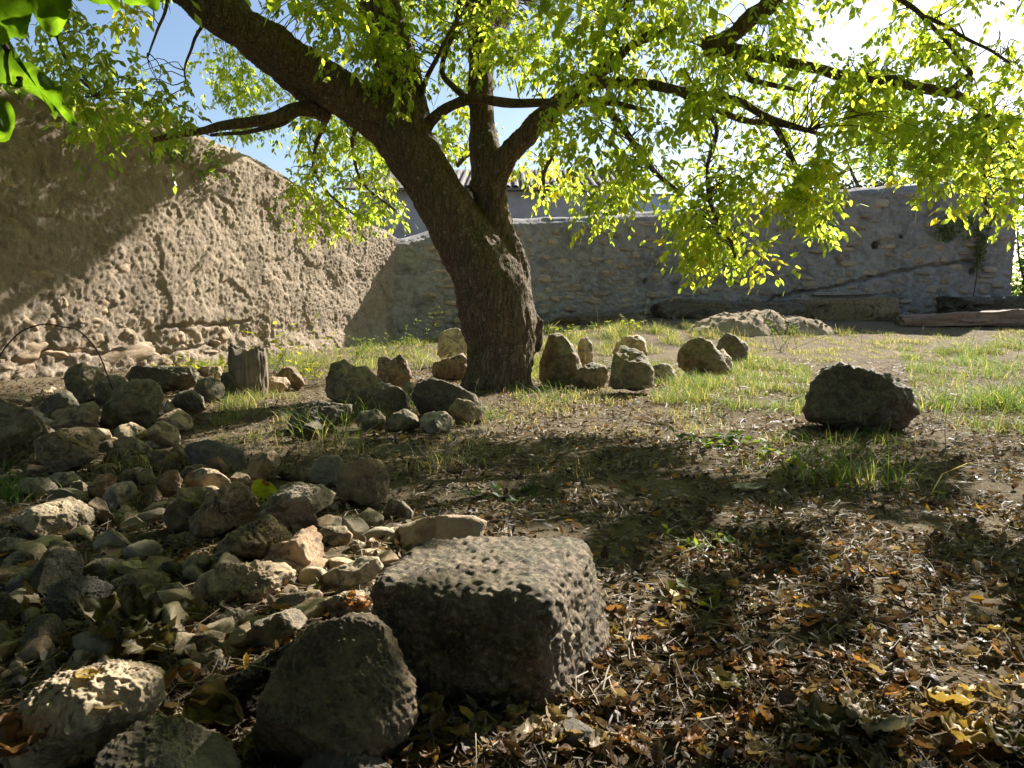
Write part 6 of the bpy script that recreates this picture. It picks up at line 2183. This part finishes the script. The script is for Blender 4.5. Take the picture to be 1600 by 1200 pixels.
# ------------------------------------------------------------------ small rubble of the rockery: countable, alike
RV_, RF_ = stone_variants(14, 4, 900, 0.7, 0.10, 11)
rub = {}
for mk in ('tan', 'grey', 'pale', 'dark', 'brown', 'moss'):
    rub[mk] = []
    for V in RV_:
        m_ = mesh_of('rubble_stone', V * 0.03, RF_)
        m_.materials.append(M[mk])
        rub[mk].append(m_)
BEDP = [(0, 700), (200, 690), (420, 740), (520, 790), (640, 820), (600, 880), (560, 960), (420, 1010), (330, 1080), (250, 1040), (0, 1060)]
BEDW = [(-10, 606), (110, 590), (200, 604), (330, 640), (300, 700), (-10, 700)]
k = 0
rr2 = random.Random(77)
while k < 225:
    px, py = (rr2.uniform(-10, 640), rr2.uniform(700, 1080)) if k < 180 else (rr2.uniform(-10, 340), rr2.uniform(590, 700))
    if not inside(np.array([px]), np.array([py]), BEDP if k < 180 else BEDW)[0]:
        continue
    g = ground_hit(px, py)
    mk = rr2.choice(('tan', 'brown', 'dark', 'pale', 'brown', 'grey', 'tan'))
    o = link('rubble_stone', rr2.choice(rub[mk]), None, None, g)
    s = 0.016 + 0.05 * rr2.random() ** 1.4
    s /= 0.03
    o.scale = (s * rr2.uniform(1, 1.4), s, s * rr2.uniform(0.7, 1.0))
    o.rotation_euler = (rr2.uniform(-0.4, 0.4), rr2.uniform(-0.4, 0.4), rr2.uniform(0, 6.28))
    tag(o, 'small loose rubble stone filling a gap between the larger rocks of the bed', 'rubble stone', 'small rubble filling the rockery')
    k += 1

# ------------------------------------------------------------------ fallen leaves that show one by one
def leaf_sheet(L, W, lobes, curl, fold, crumple, seed, nu=13, nv=9):
    if L > 0.085:
        nu, nv = 29, 17
    r = np.random.default_rng(seed)
    u = np.linspace(0, 1, nu)
    v = np.linspace(-1, 1, nv)
    Ug, Vg = np.meshgrid(u, v, indexing='ij')
    wid = np.sin(math.pi * np.clip(u, 0, 1) ** 0.75) ** 0.8 * 0.5
    if lobes:
        wid = wid * (1 + 0.22 * np.sin(u * math.pi * 5 + 0.6))
    wid = np.maximum(wid, 0.012)
    x = Ug * L
    y = Vg * wid[:, None] * W
    z = curl * L * (Ug - 0.5) ** 2 + fold * W * np.abs(Vg) ** 1.6 * wid[:, None]
    P = np.stack([Ug.ravel() * 3, Vg.ravel() * 2, 0 * Ug.ravel() + seed], -1)
    z = z + crumple * (pn(P * 1.3) + 0.5 * pn(P * 3) + 0.22 * pn(P * 6.5)).reshape(Ug.shape)
    y = y + 0.6 * crumple * pn(P * 1.7 + 30).reshape(Ug.shape)
    V = np.stack([x - L / 2, y, z], -1).reshape(-1, 3)
    V[:, 2] -= V[:, 2].min()
    F = grid_faces(nu, nv)
    st_ = tube(np.array([V[nv // 2], V[nv // 2] + np.array([-0.22 * L, 0.02 * L, 0.03 * L])]), [0.0012, 0.0008], 4)
    return V, F, st_


lf_me = {}


def fallen(label, px, py, L, W, mk, curl=0.4, fold=0.3, crumple=0.01, lobes=False, rz=0.0, rx=0.0, ry=0.0, up=0.006, group=None, seed=1, cat='leaf', at=None):
    key = (round(L, 3), round(W, 3), curl, fold, crumple, lobes, seed, mk)
    if key not in lf_me:
        V, F, st_ = leaf_sheet(L, W, lobes, curl, fold, crumple, seed)
        b = Bag()
        b.add(V, F)
        b.add(*st_)
        me = mesh_of('fallen_leaf', np.vstack(b.V), np.vstack(b.F))
        me.materials.append(M[mk])
        lf_me[key] = me
    g = ground_hit(px, py) if at is None else at
    o = link('fallen_leaf', lf_me[key], None, None, g + np.array([0, 0, up]))
    o.rotation_euler = (rx, ry, rz)
    tag(o, label, cat, group)
    return o


def surface(px, py):
    """first solid point seen at a pixel"""
    d = ray(px, py)
    d /= np.linalg.norm(d)
    h = scene.ray_cast(bpy.context.evaluated_depsgraph_get(), Vector(EYE), Vector(d))
    return np.array(h[1])


bpy.context.view_layer.update()
fallen('bright lime-yellow leaf standing up on the greenish slab', 412, 782, 0.10, 0.09, 'l_lime', 0.3, 0.4, 0.006, rz=0.3, rx=1.0, up=0.03, at=surface(412, 781), seed=2)
fallen('small orange curled leaf behind the lime-yellow one', 415, 760, 0.045, 0.03, 'l_orange', 1.2, 0.5, 0.005, rz=1.2, ry=0.5, at=surface(416, 762), seed=3)
fallen('pale grey fallen leaf lying flat on the open litter', 1172, 768, 0.16, 0.085, 'l_grey', 0.15, 0.25, 0.008, rz=0.35, seed=4)
fallen('large crumpled brown fig leaf between the blackish boulder and the pale one', 160, 1020, 0.135, 0.15, 'l_olive', 0.9, 0.8, 0.035, True, rz=2.2, rx=0.55, up=0.01, seed=5)
fallen('rolled brown leaf standing behind the crumpled fig leaf', 170, 965, 0.075, 0.08, 'l_olive', 1.0, 1.1, 0.016, rz=1.4, ry=-0.5, at=surface(172, 968), seed=6)
fallen('curled olive-green leaf with white edge beside the crumpled fig leaf', 215, 985, 0.12, 0.12, 'l_olive', 0.7, 0.7, 0.03, True, rz=0.3, rx=0.4, up=0.012, seed=7)
fallen('dark lobed leaf with pale veins lying in the rockery hollow', 250, 1030, 0.11, 0.12, 'l_olive', 0.5, 0.5, 0.02, True, rz=-0.5, rx=0.35, up=0.012, seed=8)
fallen('green-brown leaf next to the knobbly grey stone', 300, 978, 0.10, 0.09, 'l_olive', 0.5, 0.5, 0.015, rz=0.1, rx=0.3, up=0.012, seed=9)
fallen('long olive leaf folded along its vein, at the foot of the leaning boulder', 340, 1150, 0.14, 0.075, 'l_olive', 0.5, 0.7, 0.014, rz=-0.5, rx=0.5, at=surface(345, 1128), seed=10)
fallen('yellow leaf on top of the pitted pale boulder', 137, 1062, 0.035, 0.03, 'l_yellow', 0.4, 0.4, 0.004, rz=0.2, at=surface(138, 1062), seed=11)
fallen('tan curled leaf on the near edge of the pitted pale boulder', 170, 1117, 0.045, 0.022, 'l_tan', 0.3, 0.6, 0.002, rz=0.25, at=surface(170, 1112), seed=12)
fallen('rust-orange leaf curling beside the pitted pale boulder', 300, 1078, 0.06, 0.045, 'l_orange', 1.1, 0.7, 0.008, rz=-0.4, rx=0.3, up=0.01, seed=13)
fallen('pointed brown leaf leaning against the pitted pale boulder', 262, 1095, 0.075, 0.036, 'l_orange', 0.5, 0.6, 0.004, rz=1.1, ry=-0.5, up=0.02, seed=14)
fallen('curled brown leaf at the bottom corner by the pale boulder', 30, 1170, 0.11, 0.08, 'l_brown', 1.0, 0.8, 0.016, rz=0.9, rx=0.4, at=surface(30, 1165), seed=15)
fallen('orange leaf tip showing under the curled brown leaf', 25, 1190, 0.04, 0.03, 'l_orange', 0.6, 0.5, 0.004, rz=0.2, at=surface(24, 1188), seed=16)
fallen('small yellow leaf stuck behind the round dark boulder', 42, 885, 0.05, 0.04, 'l_yellow', 0.5, 0.4, 0.005, rz=0.2, at=surface(42, 886), seed=17)
fallen('long dry leaf hanging beside the round dark boulder', 44, 930, 0.07, 0.022, 'l_olive', 0.3, 0.4, 0.003, rz=1.4, ry=1.1, at=surface(43, 928), seed=18)
fallen('bright yellow leaf under the nose of the long pale stone', 452, 908, 0.04, 0.03, 'l_yellow', 0.6, 0.5, 0.005, rz=0.8, rx=0.5, at=surface(452, 905), seed=19)
fallen('yellow leaf on the sunlit low stone', 549, 922, 0.035, 0.025, 'l_yellow', 0.3, 0.4, 0.003, rz=0.1, at=surface(549, 922), seed=20)
fallen('ochre leaf behind the light grey stone', 442, 955, 0.05, 0.03, 'l_orange', 0.5, 0.5, 0.004, rz=0.1, at=surface(440, 955), seed=21)
fallen('yellow leaf on the greenish slab nearer the pinkish stone', 470, 820, 0.05, 0.035, 'l_yellow', 0.5, 0.5, 0.005, rz=-0.6, at=surface(470, 820), seed=22)
for k, (px, py) in enumerate(((560, 955), (568, 942), (545, 950), (577, 950), (552, 938))):
    fallen('small orange leaf in the sunlit gap between low stone and great block', px, py, 0.035, 0.024, 'l_orange', 0.8, 0.5, 0.004, rz=k * 1.3, rx=0.4, at=surface(px, py), seed=23 + k % 2, group='orange leaves in the sunlit gap')
# the open litter: single leaves by colour, the nearest ones
kinds = [('l_orange', 'orange-brown curled leaf lying loose on the open leaf litter', 'orange leaves on the litter', 30, 0.038),
         ('l_yellow', 'yellow fallen leaf lying loose on the open leaf litter', 'yellow leaves on the litter', 28, 0.036),
         ('l_brown', 'dull brown curled leaf lying loose on the open leaf litter', 'brown leaves on the litter', 90, 0.044),
         ('l_tan', 'pale tan curled leaf lying loose on the open leaf litter', 'tan leaves on the litter', 60, 0.042),
         ('l_dark', 'dark shrivelled leaf lying loose on the open leaf litter', 'dark leaves on the litter', 60, 0.05)]
rr3 = random.Random(91)
NEARP = [(900, 1010), (1000, 850), (1180, 800), (1620, 760), (1620, 1215), (640, 1215), (700, 1130), (860, 1130)]
for mk, lab, grp, cnt, L in kinds:
    k = 0
    while k < cnt:
        px, py = rr3.uniform(640, 1620), 760 + 450 * rr3.random() ** 0.8
        if not inside(np.array([px]), np.array([py]), NEARP)[0]:
            continue
        v = rr3.randrange(4)
        fallen(lab, px, py, L * (0.8, 1.0, 1.2, 0.9)[v], L * (0.6, 0.75, 0.7, 0.5)[v], mk, (0.3, 0.9, 0.6, 1.4)[v], (0.5, 0.4, 0.8, 0.6)[v], (0.004, 0.008, 0.006, 0.008)[v], False,
               rr3.uniform(0, 6.28), rr3.gauss(0, 0.3), rr3.gauss(0, 0.25), rr3.uniform(0.008, 0.018), grp, 40 + v)
        k += 1
# large dry leaves in the litter nearest the viewer
for k, (px, py, L, mk, lab) in enumerate(((1290, 1160, 0.10, 'l_olive', 'grey-olive lobed leaf lying in the dark litter at the bottom edge'), (1335, 1130, 0.10, 'l_tan', 'light dry leaf with a torn tip beside the large olive lobed leaf'), (1130, 1095, 0.09, 'l_olive', 'folded greenish leaf standing in the litter beyond the smooth grey stone'),
                                          (1385, 1165, 0.09, 'l_grey', 'whitish crinkled leaf among dark leaves at the bottom edge'), (780, 1110, 0.08, 'l_olive', 'dull yellow leaf in the deep shade under the great block'), (680, 1130, 0.06, 'l_tan', 'small rounded leaf in the shade between block and leaning boulder'),
                                          (1510, 1180, 0.09, 'l_yellow', 'large upright ochre leaf near the bottom corner of the litter'), (1560, 1180, 0.10, 'l_olive', 'big rounded olive leaf beside the upright ochre leaf'), (1480, 1120, 0.08, 'l_yellow', 'broad yellow-tan leaf with sunlit rim in the bright patch'), (1185, 968, 0.05, 'l_grey', 'small white leaf on the dark litter beyond the bare soil'))):
    fallen(lab, px, py, L, L * 0.75, mk, 0.5, 0.5, 0.014, k % 3 == 0, rz=k * 1.1, rx=0.4 if k % 2 else 0.15, up=0.014, seed=60 + k)
# dark little fallen fruits
fm = []
for k in range(3):
    V = ico(4)[0] * (1 + 0.10 * pn(ico(4)[0] * 2.5 + 7 * k)[:, None])
    m_ = mesh_of('fallen_fruit', V, ico(4)[1])
    m_.materials.append(M['fruit'])
    fm.append(m_)
for k, (px, py) in enumerate(((1180, 1010), (1145, 1038), (1280, 975), (1340, 985), (1100, 880), (1330, 1005), (1415, 1070), (960, 1130), (1455, 1075), (1350, 850), (1425, 1090), (1240, 880), (1205, 940), (1380, 1120), (30, 1080), (55, 1060))):
    o = link('fallen_fruit', fm[k % 3], None, None, ground_hit(px, py) + np.array([0, 0, 0.008]))
    s = 0.011 + 0.003 * (k % 3)
    o.scale = (s, s * 0.95, s * 0.85)
    o.rotation_euler = (k, k * 2, k * 3)
    tag(o, 'small shrivelled dark fruit lying in the leaf litter', 'fruit', 'fallen fruits in the litter')
# bits of stick
for k, (px, py, L, az_, lab) in enumerate(((1400, 1040, 0.11, 0.7, 'pale bent twig lying in the sunny litter patch'), (1310, 955, 0.09, 0.9, 'short pale stick beside the dark fruits'), (1345, 950, 0.05, 2.2, 'thin straight stick crossing the litter near the short pale one'), (1390, 1165, 0.14, 0.5, 'long grey twig on the dark leaves at the bottom edge'),
                                            (960, 1165, 0.16, -0.35, 'pale dry stem leaning over the smooth grey stone'), (905, 1110, 0.14, 0.5, 'dry stem crossing before the great block foot'), (1440, 880, 0.20, -0.6, 'long pale bent stem on the bright litter'), (860, 1160, 0.12, 1.3, 'thin dark stem in the shade under the block'), (1010, 1180, 0.12, 0.1, 'thick pale stick end at the bottom by the grey stone'))):
    g = ground_hit(px, py)
    dx, dy = math.cos(az_), math.sin(az_)
    V, F = tube(smooth_path(np.array([(-dx * L / 2, -dy * L / 2, 0.006), (0.01 * dy, -0.01 * dx, 0.016), (dx * L * 0.3, dy * L * 0.3, 0.012), (dx * L / 2, dy * L / 2, 0.02)]), 4), np.linspace(0.0032, 0.0018, 13), 6)
    tag(link('twig', mesh_of('twig', V, F), M['straw'], None, g), lab, 'twig')
